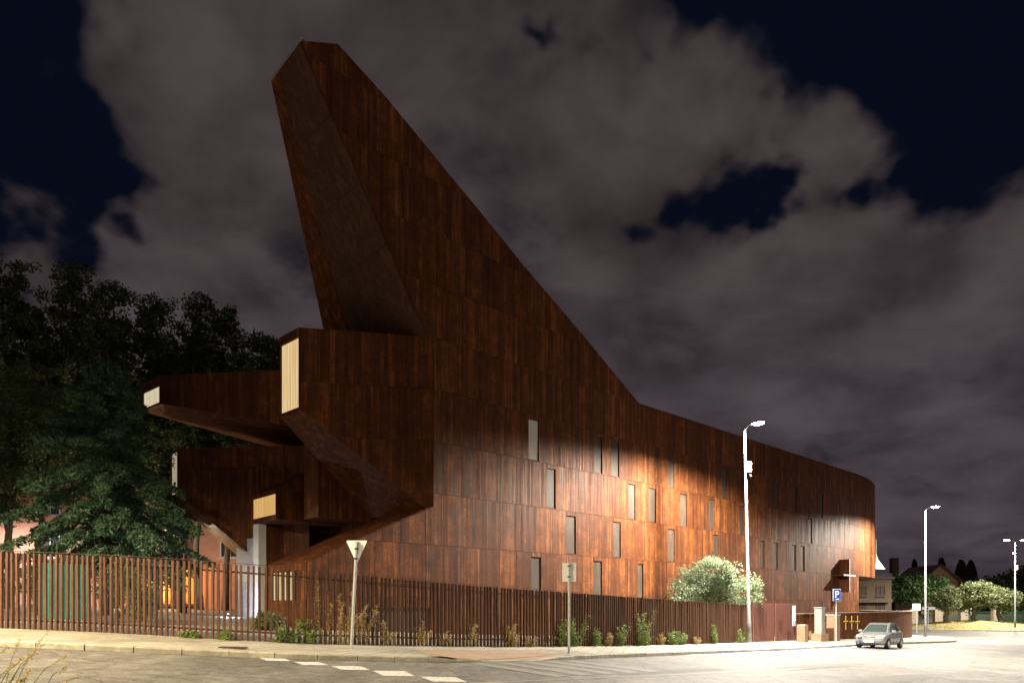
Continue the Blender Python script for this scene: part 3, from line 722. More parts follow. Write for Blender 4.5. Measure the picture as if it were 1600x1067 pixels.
def brick_pier(px, py, w, h, label, cap=False):
    p = G(px, py); e = empty('brick_pillar', p, label, 'pillar'); r_ = int(h/.085); ax_ = (Vector((*gt,0)),Vector((*gn,0)),Z)
    core = MB(); core.box(p+Z*h/2, (w-.02,w-.02,h-.01), ax_); core.build('mortar_core', mat('mortar', (.33,.27,.21), .9), e)
    bm = MB(); bm.box((0,0,0), (w/2-.008,w/2-.008,.072)); bmesh_ = bm.mesh('brick', M_BRICK); inv = parent_inv(e)
    for k in range(r_):
        for i in range(4):
            o = bpy.data.objects.new('brick', bmesh_); col.objects.link(o); o.parent = e; o.matrix_parent_inverse = inv
            q = p + ax_[0]*((i%2-.5)*w/2) + ax_[1]*((i//2-.5)*w/2) + Z*(.045+k*.085); o.location = q; o.rotation_euler = (0,0,math.atan2(gt.y,gt.x)+random.uniform(-.02,.02))
    if cap: m = MB(); m.box(p+Z*(h+.03), (w+.08,w+.08,.06), ax_); m.build('cap', M_KERB, e)
    return e
brick_pier(1254, 1002.5, .50, 1.05, 'short brick pillar right beside the gate')
brick_pier(1302, 1001.0, .62, 1.65, 'taller brick pillar between the grey cabinet and the parking sign', True)
pc = G(1281, 1001.5); cab = empty('utility_cabinet', pc, 'grey metal utility cabinet standing on a pale brick plinth', 'cabinet'); AX = (Vector((*gt,0)),Vector((*gn,0)),Z)
m = MB(); m.box(pc+Z*.24, (1.15,.62,.48), AX); m.build('plinth', M_BRICK, cab)
M_CAB = simple_noise('cabinet_grey', (.19,.19,.17), (.25,.25,.225), 4, .5, 0)
m = MB(); m.box(pc+Z*1.28, (.62,.42,1.6), AX); cb = m.build('cabinet_body', M_CAB, cab)
m = MB(); m.box(pc+Z*2.11, (.70,.50,.06), AX); m.build('cabinet_roof', M_CAB, cab)
m = MB(); m.box(pc-AX[1]*.22+Z*1.28, (.54,.02,1.45), AX); dr = m.build('door', M_CAB, cab)
m = MB(); m.box(pc-AX[1]*.24+AX[0]*.2+Z*1.3, (.03,.03,.14), AX); m.build('handle', M_DARK, dr)
m = MB(); m.box(pc+AX[0]*.315+Z*1.95, (.02,.30,.14), AX); m.build('vent', M_DARK, cab)

# ------------------------------------------------------------------ signs
def post(m, p, h, r=.038, lean=(0,0)):
    m.tube([p, p + Vector((lean[0],lean[1],1))*h], r, 10)
p = G(549, 1013); ys_ = empty('yield_sign', p, 'back of a triangular give-way sign on a leaning grey post', 'road sign'); ln_ = (.05,0)
m = MB(); post(m, p, 2.92, .042, ln_); m.build('post', M_STEEL, ys_)
c = p + Vector((ln_[0],ln_[1],1))*2.62 + Vector((.0,.06,0)); m = MB()
c = c + Z*.11; tri = [c+Vector((-.265,0,.25)), c+Vector((.265,0,.25)), c+Vector((.28,0,.22)), c+Vector((.025,0,-.33)), c+Vector((-.025,0,-.33)), c+Vector((-.28,0,.22))]; m.prism(tri, Vector((0,.025,0))); m.build('plate', M_SIGNBACK, ys_)
m = MB(); m.box(c+Vector((0,-.03,.05)), (.09,.03,.36)); m.build('bracket', M_STEEL, ys_)
for dz in (2.45,2.72):
    m = MB(); m.tube([p+Vector((ln_[0]*dz,-.0,dz)), p+Vector((ln_[0]*dz,-.0,dz+.05))], .055, 10); m.build('clamp', M_DARK, ys_)
p = G(889, 1019.5); sq = empty('square_sign', p, 'back of a square traffic sign on a straight grey post before the fence', 'road sign')
m = MB(); post(m, p, 3.0, .04); m.build('post', M_STEEL, sq)
m = MB(); m.box(p+Vector((.01,.06,2.68)), (.46,.02,.62)); m.build('plate', M_SIGNBACK, sq)
m = MB(); m.box(p+Vector((.01,.04,2.68)), (.03,.02,.62)); m.build('spine', M_STEEL, sq)
for dz in (2.5,2.86):
    m = MB(); m.tube([p+Z*dz, p+Z*(dz+.05)], .052, 10); m.build('clamp', M_DARK, sq)
p = G(1306.5, 1007.5); ps = empty('parking_sign', p, 'blue parking sign with a white letter P on a thin post', 'road sign')
m = MB(); post(m, p, 3.05, .03); m.build('post', M_STEEL, ps)
c = p + Vector((.02,-.05,2.80)); m = MB(); m.box(c, (.44,.02,.66)); pl = m.build('white_plate', M_WHITE, ps)
m = MB(); m.box(c+Vector((0,-.014,0)), (.41,.008,.63)); m.build('blue_field', M_BLUE, pl)
def letter_P(m, c, h, w, t, y):
    m.box(c+Vector((-w/2+t/2,y,0)), (t,.006,h))
    n_ = 10; r1 = h*.29; cc = c+Vector((-w/2+t*.6, y, h/2-r1))
    pts = [(w*.42,1),] 
    for k in range(n_):
        a0 = math.pi/2 - math.pi*k/n_; a1 = math.pi/2 - math.pi*(k+1)/n_
        q = [Vector((w*.40+math.cos(a)*rr_*.95, 0, math.sin(a)*rr_)) for a, rr_ in ((a0,r1),(a1,r1),(a1,r1-t),(a0,r1-t))]
        m.prism([cc+v+Vector((0,-.003,0)) for v in q], Vector((0,.006,0)))
    for zz_ in (r1-t/2, -(r1-t/2)): m.box(cc+Vector((w*.20,0,zz_)), (w*.44,.006,t))
m = MB(); letter_P(m, c+Vector((0,0,.04)), .36, .20, .05, -.022); m.build('letter', M_WHITE, pl)
m = MB(); m.box(c+Vector((.02,-.022,-.23)), (.20,.006,.035)); m.build('mark', M_WHITE, pl)
p = G(1432.5, 988.0); s2 = empty('square_sign', p, 'small square sign back on a post beyond the low wall', 'road sign')
m = MB(); post(m, p, 3.0, .05); m.build('post', M_STEEL, s2); m = MB(); m.box(p+Vector((0,.07,2.75)), (.85,.02,.72)); m.build('plate', M_SIGNBACK, s2)
p = G(1463, 983.0); s3 = empty('direction_sign', p, 'white arm-shaped direction sign beside the second lamp post', 'road sign')
m = MB(); post(m, p+Vector((-1.0,0,0)), 2.9, .05); m.build('post', M_STEEL, s3); m = MB(); m.box(p+Vector((-1.0,-.07,2.6)), (1.6,.03,.36)); m.build('plate', M_WHITE, s3)
m = MB(); m.box(p+Vector((-1.3,-.09,2.6)), (.5,.01,.24)); m.build('blue_field', M_BLUE, s3)

# ------------------------------------------------------------------ street lamps
M_POLE = simple_noise('lamp_pole', (.13,.135,.14), (.20,.205,.21), 5, .5, 0)
M_LENS = emis('lamp_lens', (1,.96,.88), 90)
M_LENSW = emis('lamp_lens_warm', (1,.78,.45), 60)
def street_lamp(p, h, label, arms, energy, color, lean=(0,0), box=False, lens=None, cone=172, blend=.38, r=.105):
    e = empty('street_lamp', p, label, 'street lamp'); up = Vector((lean[0],lean[1],1))
    m = MB(); m.tube([p-Z*.05, p+up*1.2, p+up*1.25, p+up*h], [r*1.15,r*1.1,r*.85,r*.45], 12); m.build('pole', M_POLE, e, smooth=True)
    m = MB(); m.box(p+Z*.02, (.42,.42,.04)); m.build('base_plate', M_STEEL, e)
    top = p + up*h
    for ad, al in arms:
        ad = Vector((ad[0],ad[1],0)).normalized(); sd = Vector((-ad.y,ad.x,0))
        m = MB(); m.tube([top-Z*.15, top+ad*al*.5+Z*.06, top+ad*al+Z*.08], [.045,.04,.035], 8); m.build('arm', M_POLE, e)
        hc = top+ad*(al+.28)+Z*.09; m = MB()
        ring = [(-.34,.09),(-.25,.15),(.15,.17),(.34,.12)]
        bot = [hc+ad*a+sd*w for a,w in ring]+[hc+ad*a-sd*w for a,w in reversed(ring)]
        m.prism(bot, Z*.07); hd = m.build('lamp_head', M_POLE, e)
        m = MB(); lv = []
        for sc, dz in ((.92,-.004),(.80,-.07),(.45,-.11)):
            lv.append(len(m.v)); m.v += [tuple(hc+ad*a*sc+sd*w*sc+Z*dz) for a,w in ring]+[tuple(hc+ad*a*sc-sd*w*sc+Z*dz) for a,w in reversed(ring)]
        for i0, i1 in zip(lv, lv[1:]):
            for k in range(8): m.f.append((i0+k, i0+(k+1)%8, i1+(k+1)%8, i1+k))
        m.f.append(tuple(lv[-1]+k for k in range(8))); m.f.append(tuple(lv[0]+k for k in reversed(range(8)))); m.build('lens', lens or M_LENS, hd)
        ld = bpy.data.lights.new('lamp_light','SPOT'); ld.energy = energy; ld.color = color; ld.spot_size = R(cone); ld.spot_blend = blend; ld.shadow_soft_size = .12
        lo_ = bpy.data.objects.new('lamp_light', ld); link(lo_, e); lo_.location = hc - Z*.16
    if box:
        m = MB(); m.box(p+up*(h*.815)+Vector((.17,-.02,0)), (.22,.2,.55)); bx = m.build('control_box', M_SIGNBACK, e)
        m = MB(); m.tube([p+up*(h*.785)+Vector((.2,-.05,-.05)), p+up*(h*.785)+Vector((.26,-.08,-.18))], .06, 8); m.build('camera_eye', M_DARK, e)
    return e
WHITE = (1.0,.92,.78); WARM = (1.0,.80,.50)
E1 = 28000
street_lamp(G(1171,1004.5), 11.75, 'tall lit street lamp with a control box beside the olive tree and gate', [((.66,-.75),.5)], E1*1.9, WHITE, (-.022,0), True)
street_lamp(G(1446,995), 11.75, 'lit street lamp at the pavement corner behind the parked car', [((.66,-.75),.5)], E1*1.6, WHITE)
street_lamp(G(1586,983.5), 10.9, 'double-headed lit street lamp at the right edge of the picture', [((-1,-.1),.8),((1,.1),.8)], E1*.5, WHITE)
street_lamp(Vector((68.5,93,gz(68))), 10.0, 'single lit street lamp just behind the double-headed one', [((-.6,-.6),.3)], E1*.4, WHITE, box=True)
# lamps of the same streets outside the picture
street_lamp(Vector((-4.5,-9,gz(-4.5))), 9.2, 'street lamp on the near pavement behind the viewpoint', [((.2,1),.6)], E1*2.0, WARM, lens=M_LENSW, cone=178, blend=.7)
street_lamp(Vector((-17.5,10.5,gz(-17.5)+ROAD)), 9.2, 'street lamp left of the picture beside the near road', [((.9,.3),.6)], E1*1.15, WARM, lens=M_LENSW)
street_lamp(Vector((-36,43,gz(-36))), 7.0, 'back-street lamp hidden behind the cedar at left', [((.3,1),.6)], 9000, (1,.85,.7))
street_lamp(Vector((27.5,24.0,gz(27.5)+ROAD)), 11.75, 'street lamp across the road, right of the picture', [((-.7,.7),.5)], E1*.95, WHITE)
street_lamp(Vector((78,116,gz(76))), 5.2, 'street lamp hidden behind the roundabout olives', [((-.2,1),.5)], 12000, WARM)

# ------------------------------------------------------------------ parked car
def build_car():
    fl_ = Vector((20.9,38.1)); ax_ = Vector((.70,.714)).normalized(); lf = Vector((ax_.y,-ax_.x))
    c = fl_ + ax_*1.2 - lf*.70; zr = gz(c.x)+ROAD+.004
    car = empty('parked_car', (c.x,c.y,zr), 'small silver five-door hatchback parked at the kerb', 'car')
    # local: +x to the front, +y to the car's left, z up
    X3 = Vector((-ax_.x,-ax_.y,0)); Y3 = Vector((lf.x,lf.y,0))
    slope = (gz(c.x-X3.x*0+ -ax_.x*1) - gz(c.x+ax_.x*1))/2
    T = lambda x,y,z: Vector((c.x,c.y,zr)) + X3*x + Y3*y + Z*(z + slope*x)
    paint = mat('silver_paint', (.32,.318,.318), .25, .6); paint.node_tree.nodes['Principled BSDF'].inputs['Coat Weight'].default_value = .6
    glass = mat('car_glass', (.03,.04,.04), .06, 0, .8); black = mat('car_black', (.015,.015,.016), .55); chrome = mat('bright_trim', (.7,.7,.7), .2, .9)
    # stations: x, z bottom, z belt, half width at sill, half width at belt
    S = [(1.86,.34,.58,.56,.60),(1.80,.24,.66,.66,.70),(1.62,.20,.74,.74,.77),(1.25,.19,.83,.80,.79),(.80,.19,.91,.81,.79),(.35,.19,.93,.82,.80),(-.3,.19,.95,.82,.80),(-.9,.19,.97,.82,.79),(-1.4,.20,.98,.80,.77),(-1.70,.24,.97,.74,.72),(-1.83,.34,.92,.64,.64)]
    m = MB(); rings = []
    for (x,zb,zt,w0,w1) in S:
        zm = zb+(zt-zb)*.45; half = [(0,zb),(w0*.8,zb),(w0*.97,zb+.06),(w0*1.02,zm),(w1*1.0,zt-.07),(w1*.93,zt-.01),(0,zt+.025)]
        ring = [(y,z) for y,z in half] + [(-y,z) for y,z in reversed(half[1:-1])]
        rings.append(len(m.v)); m.v += [tuple(T(x,y,z)) for y,z in ring]
    nr_ = len(ring)
    for a,b in zip(rings, rings[1:]):
        for k in range(nr_): m.f.append((a+k, b+k, b+(k+1)%nr_, a+(k+1)%nr_))
    m.f.append(tuple(rings[0]+k for k in range(nr_))); m.f.append(tuple(rings[-1]+k for k in reversed(range(nr_))))
    body = m.build('body', paint, car, smooth=True)
    # cabin: belt ring and roof ring
    base = [(.92,.66,.90),(.30,.74,.93),(-.5,.74,.95),(-1.2,.73,.97),(-1.74,.62,.96)]; roofp = [(.18,.52,1.36),(-.10,.56,1.42),(-.6,.57,1.44),(-1.1,.55,1.42),(-1.42,.50,1.36)]
    m = MB(); m.v = [tuple(T(x,y,z)) for x,y,z in base]+[tuple(T(x,y,z)) for x,y,z in roofp]+[tuple(T(x,-y,z)) for x,y,z in base]+[tuple(T(x,-y,z)) for x,y,z in roofp]
    for o_ in (0,10):
        for k in range(4): m.f.append((o_+k,o_+k+1,o_+6+k,o_+5+k))
    for k in range(4): m.f.append((5+k,6+k,16+k,15+k))
    m.f += [(0,5,15,10),(4,14,19,9)]
    m.build('cabin', paint, car)
    def inset(q, s, off):
        cc = sum(q, Vector())/len(q); n_ = (q[1]-q[0]).cross(q[2]-q[1]).normalized()
        if n_.dot(cc - T(-.4,0,.9)) < 0: n_ = -n_
        return [cc+(p-cc)*s+n_*off for p in q], n_
    def pane(name, q, s=.88):
        pts, n_ = inset(q, s, .004); m = MB(); m.prism(pts, n_*.006); return m.build(name, glass, car)
    pane('windscreen', [T(.92,.66,.90),T(.92,-.66,.90),T(.18,-.52,1.36),T(.18,.52,1.36)], .92)
    pane('rear_window', [T(-1.74,.62,.96),T(-1.74,-.62,.96),T(-1.42,-.50,1.36),T(-1.42,.50,1.36)])
    for s in (1,-1):
        f = lambda x,y,z: T(x,y*s,z)
        pane('side_window', [f(.62,.71,.93),f(-.30,.74,.95),f(-.28,.565,1.41),f(.06,.545,1.385)], .9)
        pane('side_window', [f(-.36,.74,.95),f(-1.08,.732,.97),f(-1.0,.555,1.42),f(-.34,.565,1.42)], .9)
        pane('side_window', [f(-1.14,.73,.97),f(-1.6,.66,.965),f(-1.32,.52,1.38),f(-1.06,.55,1.42)], .8)
        m = MB(); m.box(f(.50,.88,.98), (.12,.18,.12), (X3,Y3,Z)); m.build('mirror', paint, car)
        m = MB(); q = [f(1.835,.36,.56),f(1.70,.70,.62),f(1.60,.70,.74),f(1.72,.36,.70)]; n_ = (X3*.9+Y3*s*.35).normalized(); m.prism([p+n_*.02 for p in q], n_*.025); m.build('headlight', mat('headlight_glass', (.75,.76,.76), .1), car)
        m = MB(); q = [f(-1.80,.48,.72),f(-1.74,.68,.72),f(-1.72,.66,.94),f(-1.80,.48,.94)]; m.prism([p-X3*.03 for p in q], -X3*.02); m.build('tail_light', mat('tail_red', (.3,.01,.01), .2), car)
        m = MB(); m.box(f(.05,.825,.55), (1.7,.03,.05), (X3,Y3,Z)); m.build('rub_strip', paint, car)
        for xx in (.32,-.33): 
            m = MB(); m.box(f(xx,.822,.60), (.012,.012,.66), (X3,Y3,Z)); m.build('door_gap', black, car)
        m = MB(); m.box(f(-.22,.82,.82), (.16,.03,.03), (X3,Y3,Z)); m.build('door_handle', black, car)
        for xx in (1.20,-1.19):
            m = MB(); cc = f(xx,.73,.28); m.tube([cc-Y3*.09*s, cc-Y3*.085*s, cc+Y3*.085*s, cc+Y3*.095*s], [.24,.285,.285,.25], 24); ty = m.build('wheel', black, car)
            m = MB(); m.tube([cc+Y3*.08*s, cc+Y3*.105*s], [.19,.165], 20); m.build('rim', mat('rim_silver', (.55,.55,.55), .35, .6), ty)
            m = MB()
            for k in range(8):
                a = k*math.pi/4; m.box(cc+Y3*.107*s+X3*math.cos(a)*.1+Z*math.sin(a)*.1, (.025,.012,.025), (X3,Y3,Z))
            m.build('rim_hole', black, ty)
            m = MB()  # wheel-arch shadow gap
            for k in range(9):
                a0 = math.pi*(k/9); a1 = math.pi*((k+1)/9); R0,R1 = .285,.335
                q = [cc+X3*math.cos(a)*rr_+Z*math.sin(a)*rr_+Y3*s*.088 for a,rr_ in ((a0,R0),(a1,R0),(a1,R1),(a0,R1))]; m.prism(q, Y3*s*.012)
            m.build('wheel_arch', black, car)
    m = MB(); m.box(T(1.865,0,.40), (.03,.54,.12), (X3,Y3,Z)); m.build('number_plate', M_WHITE, car)
    m = MB(); m.box(T(1.868,.265,.40), (.028,.04,.12), (X3,Y3,Z)); m.build('plate_band', M_BLUE, car)
    m = MB(); m.box(T(1.82,0,.635), (.06,.62,.055), (X3,Y3,Z)); m.build('grille', black, car)
    m = MB(); m.box(T(1.84,0,.64), (.05,.20,.03), (X3,Y3,Z)); m.build('badge', chrome, car)
    m = MB(); m.box(T(1.845,0,.29), (.06,1.0,.07), (X3,Y3,Z)); m.build('air_intake', black, car)
    m = MB(); m.box(T(1.80,0,.47), (.14,1.38,.05), (X3,Y3,Z)); m.build('bumper', paint, car)
build_car()

# ------------------------------------------------------------------ trees and plants
def leaves(name, pts, size, m, parent, aspect=2.5, updir=None, spread=1.0):
    pts = np.asarray(pts, np.float32); n = len(pts)
    d = rng.normal(size=(n,3)); 
    if updir is not None: d = d*spread + np.asarray(updir)
    d /= np.linalg.norm(d,axis=1)[:,None]
    e = np.cross(d, rng.normal(size=(n,3))); e /= np.linalg.norm(e,axis=1)[:,None]
    sz = size*rng.uniform(.6,1.4,(n,1)); a = d*sz; b = e*sz/aspect
    v = np.stack([pts-a*.5, pts-b*.5+a*.05, pts+a*.5, pts+b*.5+a*.05],1).reshape(-1,3).astype(np.float32)
    me = bpy.data.meshes.new(name); me.vertices.add(4*n); me.vertices.foreach_set('co', v.ravel())
    me.loops.add(4*n); me.loops.foreach_set('vertex_index', np.arange(4*n,dtype=np.int32)); me.polygons.add(n)
    me.polygons.foreach_set('loop_start', np.arange(0,4*n,4,dtype=np.int32)); me.materials.append(m); me.update(calc_edges=True)
    o = bpy.data.objects.new(name, me); link(o, parent); return o
def blob_pts(blobs, n, clump=.35, per=60, shell=.55):
    """leaf points in clumps spread through ellipsoids: blobs = (center, radii)"""
    vol = np.array([b[1][0]*b[1][1]*b[1][2] for b in blobs])**.7; vol /= vol.sum(); out = []
    for (c, r), f in zip(blobs, vol):
        k = max(3, int(n*f/per))
        d = rng.normal(size=(k,3)); d /= np.linalg.norm(d,axis=1)[:,None]; rad = shell + (1-shell)*rng.random((k,1))**.6
        cc = np.array(c) + d*rad*np.array(r)
        g = rng.normal(size=(k*per,3)); g /= np.linalg.norm(g,axis=1)[:,None]; g *= rng.random((k*per,1))**.45*1.75
        p = np.repeat(cc, per, 0) + g*clump*rng.uniform(.5,1.25,(k,1)).repeat(per,0)*np.array((1,1,.8)); out.append(p)
    return np.concatenate(out)
def trunk(parent, base, top, r0, r1, bend=.2, name='trunk', mt=None):
    b, t = Vector(base), Vector(top); pts = []; n = 7
    for k in range(n):
        f = k/(n-1); pts.append(b.lerp(t,f)+Vector((random.uniform(-1,1),random.uniform(-1,1),0))*bend*math.sin(math.pi*f))
    m = MB(); m.tube(pts, [r0*1.25]+[r0+(r1-r0)*k/(n-1) for k in range(1,n)], 9); return m.build(name, mt or M_BARK, parent, smooth=True)
def tree(name, label, cat, base, blobs, n, leaf, lm, tr=.18, clump=.35, group=None, limbs=5, aspect=2.5, shell=.55):
    e = empty(name, base, label, cat, group); cen = np.mean([b[0] for b in blobs],0)
    zt = min(b[0][2] for b in blobs); trunk(e, base, (cen[0],cen[1],zt), tr, tr*.6)
    lm_ = MB()
    for b in random.sample(blobs, min(limbs,len(blobs))):
        s = Vector(base).lerp(Vector((cen[0],cen[1],zt)), .75); t = Vector(b[0]); lm_.tube([s, s.lerp(t,.5)+Z*.15, t], [tr*.5,tr*.35,tr*.12], 6)
    lm_.build('limbs', M_BARK, e, smooth=True)
    leaves('crown', blob_pts(blobs, n, clump, shell=shell), leaf, lm, e, aspect); return e
def blobset(c, r, k, sub=.5, flat=1.0):
    out = []
    for i in range(k):
        d = rng.normal(size=3); d /= np.linalg.norm(d); q = rng.random()**.4
        out.append((tuple(np.array(c)+d*np.array(r)*(1-sub*.8)*q), tuple(np.array(r)*sub*rng.uniform(.75,1.15)*np.array((1,1,flat)))))
    return out
# olive by the fence
b = Vector((12.3,40.6,gz(12.3))); cx = at(1113,915,40.5)
bl = blobset((cx.x-.4,40.5,CAMZ+1.15),(2.0,1.6,1.25),10,.42) + [((cx.x-1.55,40.3,CAMZ+.5),(1.0,1.1,.8)),((cx.x+1.45,39.6,CAMZ+.6),(1.0,1.1,1.1)),((cx.x+.2,40.3,CAMZ+1.9),(1.2,1.1,.8))]
tree('olive_tree', 'silvery olive tree leaning over the fence next to the tall lamp post', 'tree', b, bl, 30000, .15, M_OLIVE, .16, .27, aspect=3.2, shell=.6)
# olives on the roundabout
for (px, w, hgt2, topy, lab) in [(1522,3.8,1.9,909,'broad olive tree with dark trunk in the middle of the roundabout mound'),(1478,2.0,1.6,918,'smaller yellow-green olive tree at the left of the roundabout mound'),(1563,2.0,1.6,916,'olive tree at the right of the roundabout mound beside the lamps')]:
    Yc = 90; bx = (px-800)/F*Yc; base = Vector((bx,Yc,gz(bx)+.5)); zc = CAMZ+(HY-topy)/F*Yc-hgt2*.95; base.z = gz(bx)+.55
    tree('olive_tree', lab, 'tree', base, blobset((bx,Yc,zc),(w,w*.8,hgt2),9,.52), 16000, .30, M_OLIVE2, .32, .42, group='olive trees on the roundabout', aspect=2.6)
# mound
m = MB(); mc = Vector((1525-800,0,0)).x/F*90; NS = 28
for k,(rr_,zz_) in enumerate(((11.0,.0),(9.5,.28),(6.5,.65),(3,.95),(.01,1.05))):
    for j in range(NS): a = 2*math.pi*j/NS; m.v.append((mc+rr_*math.cos(a), 90+rr_*.72*math.sin(a), gz(mc)+ROAD+zz_*(1+.15*math.sin(3*a))))
for k in range(4):
    for j in range(NS): a = k*NS+j; b_ = k*NS+(j+1)%NS; m.f.append((a,b_,b_+NS,a+NS))
md = m.build('roundabout_mound', M_DRYGRASS, None, smooth=True); tag(md, kind='structure')
rk = MB()
for j in range(48):
    a0, a1 = 2*math.pi*j/48+.004, 2*math.pi*(j+1)/48-.004
    rk = MB(); q = [Vector((mc+R_*math.cos(a), 90+R_*.74*math.sin(a), gz(mc)+ROAD-.02)) for a,R_ in ((a0,11.0),(a0,11.5),(a1,11.5),(a1,11.0))]; rk.prism(q, Z*.17); rk.build('kerb_stone', M_KERB, md)
pts = np.array([(mc+math.cos(a)*q*10, 90+math.sin(a)*q*7, gz(mc)+ROAD+.15+.85*(1-q)) for a,q in zip(rng.random(5000)*6.283, rng.random(5000)**.5)])
tag(leaves('mound_grass', pts, .55, M_WEEDY, None, 9, (0,0,1.4), .6), 'dry yellow grass covering the roundabout mound', 'grass', kind='stuff')
# dense pine behind, cypresses, dark far trees
Yc = 105; bx = (1432-800)/F*Yc
tree('umbrella_pine', 'dense rounded green pine behind the low wall and lamp post', 'tree', Vector((bx,Yc,gz(bx))), blobset((bx,Yc,CAMZ+2.2),(5.6,4.5,3.4),12,.55), 26000, .42, M_PINE, .3, .5, shell=.6)
for px, ty, Yc, w in [(1502,875,140,1.5),(1517,876,140,1.35),(1471,872,150,1.4),(1429,874,150,1.0)]:
    bx = (px-800)/F*Yc; zt = CAMZ+(HY-ty)/F*Yc; e = empty('cypress_tree', (bx,Yc,gz(bx)), {1502:'taller dark cypress left of the pair above the roundabout',1517:'slimmer dark cypress right of the pair above the roundabout',1471:'dark cypress tip rising over the gabled house roof',1429:'thin cypress tip behind the dense pine'}[px], 'tree', 'cypresses against the night sky')
    trunk(e, (bx,Yc,gz(bx)), (bx,Yc,zt-1), .2, .05, 0)
    t = rng.random(4000); a = rng.random(4000)*6.283; r_ = w*np.sin(np.pi*np.clip(t*.9+.08,0,1))**.6*rng.random(4000)**.4
    leaves('crown', np.stack([bx+r_*np.cos(a), Yc+r_*np.sin(a), gz(bx)+.5+t*(zt-gz(bx)-.5)],1), .5, M_CYP, e, 2.5, (0,0,1), .6)
for px, ty, Yc, w in [(1575,872,170,12),(1620,885,120,7),(1548,905,150,7),(1392,905,160,7)]:
    bx = (px-800)/F*Yc; zt = CAMZ+(HY-ty)/F*Yc; hh_ = (zt-gz(bx))*.5
    tree('distant_tree', {1575:'large dark tree mass behind the double lamp',1620:'leafy green tree at the right picture edge',1548:'dark rounded tree left of the double lamp',1392:'dark tree behind the rounded end of the church'}[px], 'tree', Vector((bx,Yc,gz(bx))), blobset((bx,Yc,zt-hh_),(w,w*.7,hh_),9,.5), 9000, .8, M_TREE, .4, .8, group='trees beyond the roundabout')
# cedar behind the fence
def cedar():
    Yc = 30; bx = (165-800)/F*Yc; b = Vector((bx,Yc,gz(bx))); zt = CAMZ+(HY-552)/F*Yc
    e = empty('cedar_tree', b, 'large dark cedar with drooping layered branches behind the fence at left', 'tree')
    m = MB(); m.tube([b, b+Z*4, Vector((bx+.1,Yc,zt))], [.26,.2,.03], 9); m.build('trunk', M_BARK, e, smooth=True)
    pts = []; bm_ = MB(); H = zt-b.z
    NT = 17
    for i in range(NT*8):
        ti = i//8; f = (ti+.5+random.uniform(-.16,.16))/NT; z = b.z + 1.9 + (H-2.1)*f**.85; ln_ = (4.3*(1-f)**.75+.25)*random.uniform(.7,1.12); a = i*2.39996+random.uniform(-.3,.3)
        rise = .10 if f < .5 else .35; n_ = 9; path = []
        for k in range(n_):
            t = k/(n_-1); path.append(Vector((bx+math.cos(a)*ln_*t, Yc+math.sin(a)*ln_*t, z + ln_*(rise*t - .38*t*t))))
        bm_.tube([path[0],path[4],path[8]], [.05*(1-f)+.012,.03*(1-f)+.01,.006], 5)
        nn = int(150*ln_+70); t = rng.random(nn)**.7; sp_ = rng.normal(size=nn)*.20*ln_*.45*(1-.55*t)
        P = np.array(path); ix = t*(n_-1); i0 = np.minimum(ix.astype(int), n_-2); q = P[i0]+(P[i0+1]-P[i0])*(ix-i0)[:,None]
        q[:,0] += -math.sin(a)*sp_; q[:,1] += math.cos(a)*sp_; q[:,2] += -np.abs(sp_)*.35 - rng.random(nn)**2*.32*(1-f*.5); pts.append(q)
    bm_.build('limbs', M_BARK, e); leaves('crown', np.concatenate(pts), .24, M_CEDAR, e, 3.5, (0,0,-.5), 1.0)
cedar()
# tall broadleaf trees behind the garden
TR = [(15,396,42,3.6),(105,408,43,3.2),(178,432,41,2.6),(245,458,43,2.6),(312,462,45,2.0),(352,482,46,2.4),(408,516,47,2.0),(436,530,50,1.8),(-45,420,38,3.5),(60,560,36,3.0),(10,650,34,2.6),(285,700,38,2.2)]
TL = ['leftmost tall dark tree against the sky','second tall dark tree from the left edge','third tall tree, rounded top above the cedar','fourth tall tree between the cedar and the church','narrow tree top standing clear in the row at left','round-topped tree just left of the church boxes','low dark tree top left of the near window box','last dark tree top touching the near window box','tall tree cut by the left picture edge','leafy dark tree filling the gap left of the cedar','lower leafy tree at the left edge in front of the pink building','light leafy tree between the cedar and the church boxes']
for (px, ty, Yc, w), lab in zip(TR, TL):
    bx = (px-800)/F*Yc; zt = CAMZ+(HY-ty)/F*Yc; zb = gz(bx); H = zt-zb; lowc = .40 if ty < 540 else .5
    bl = []
    for k in range(13):
        f = lowc + (1-lowc-.05)*(k+.5)/13; rr_ = w*(.55+.6*math.sin(math.pi*min(1,(f-lowc)/(1-lowc)*.85+.12)))*.62
        bl.append(((bx+random.uniform(-.6,.6)*w*.5, Yc+random.uniform(-.6,.6)*w*.5, zb+H*f), (rr_*.8,rr_*.8,H*.075+.35)))
    bl[-1] = ((bx,Yc,zt-.9),(w*.45,w*.45,.9))
    tree('garden_tree', lab, 'tree', Vector((bx,Yc,zb)), bl, 26000 if ty < 540 else 9000, .19, M_TREE, .22, .30, group='tall trees behind the garden', limbs=7, aspect=1.8, shell=.35)
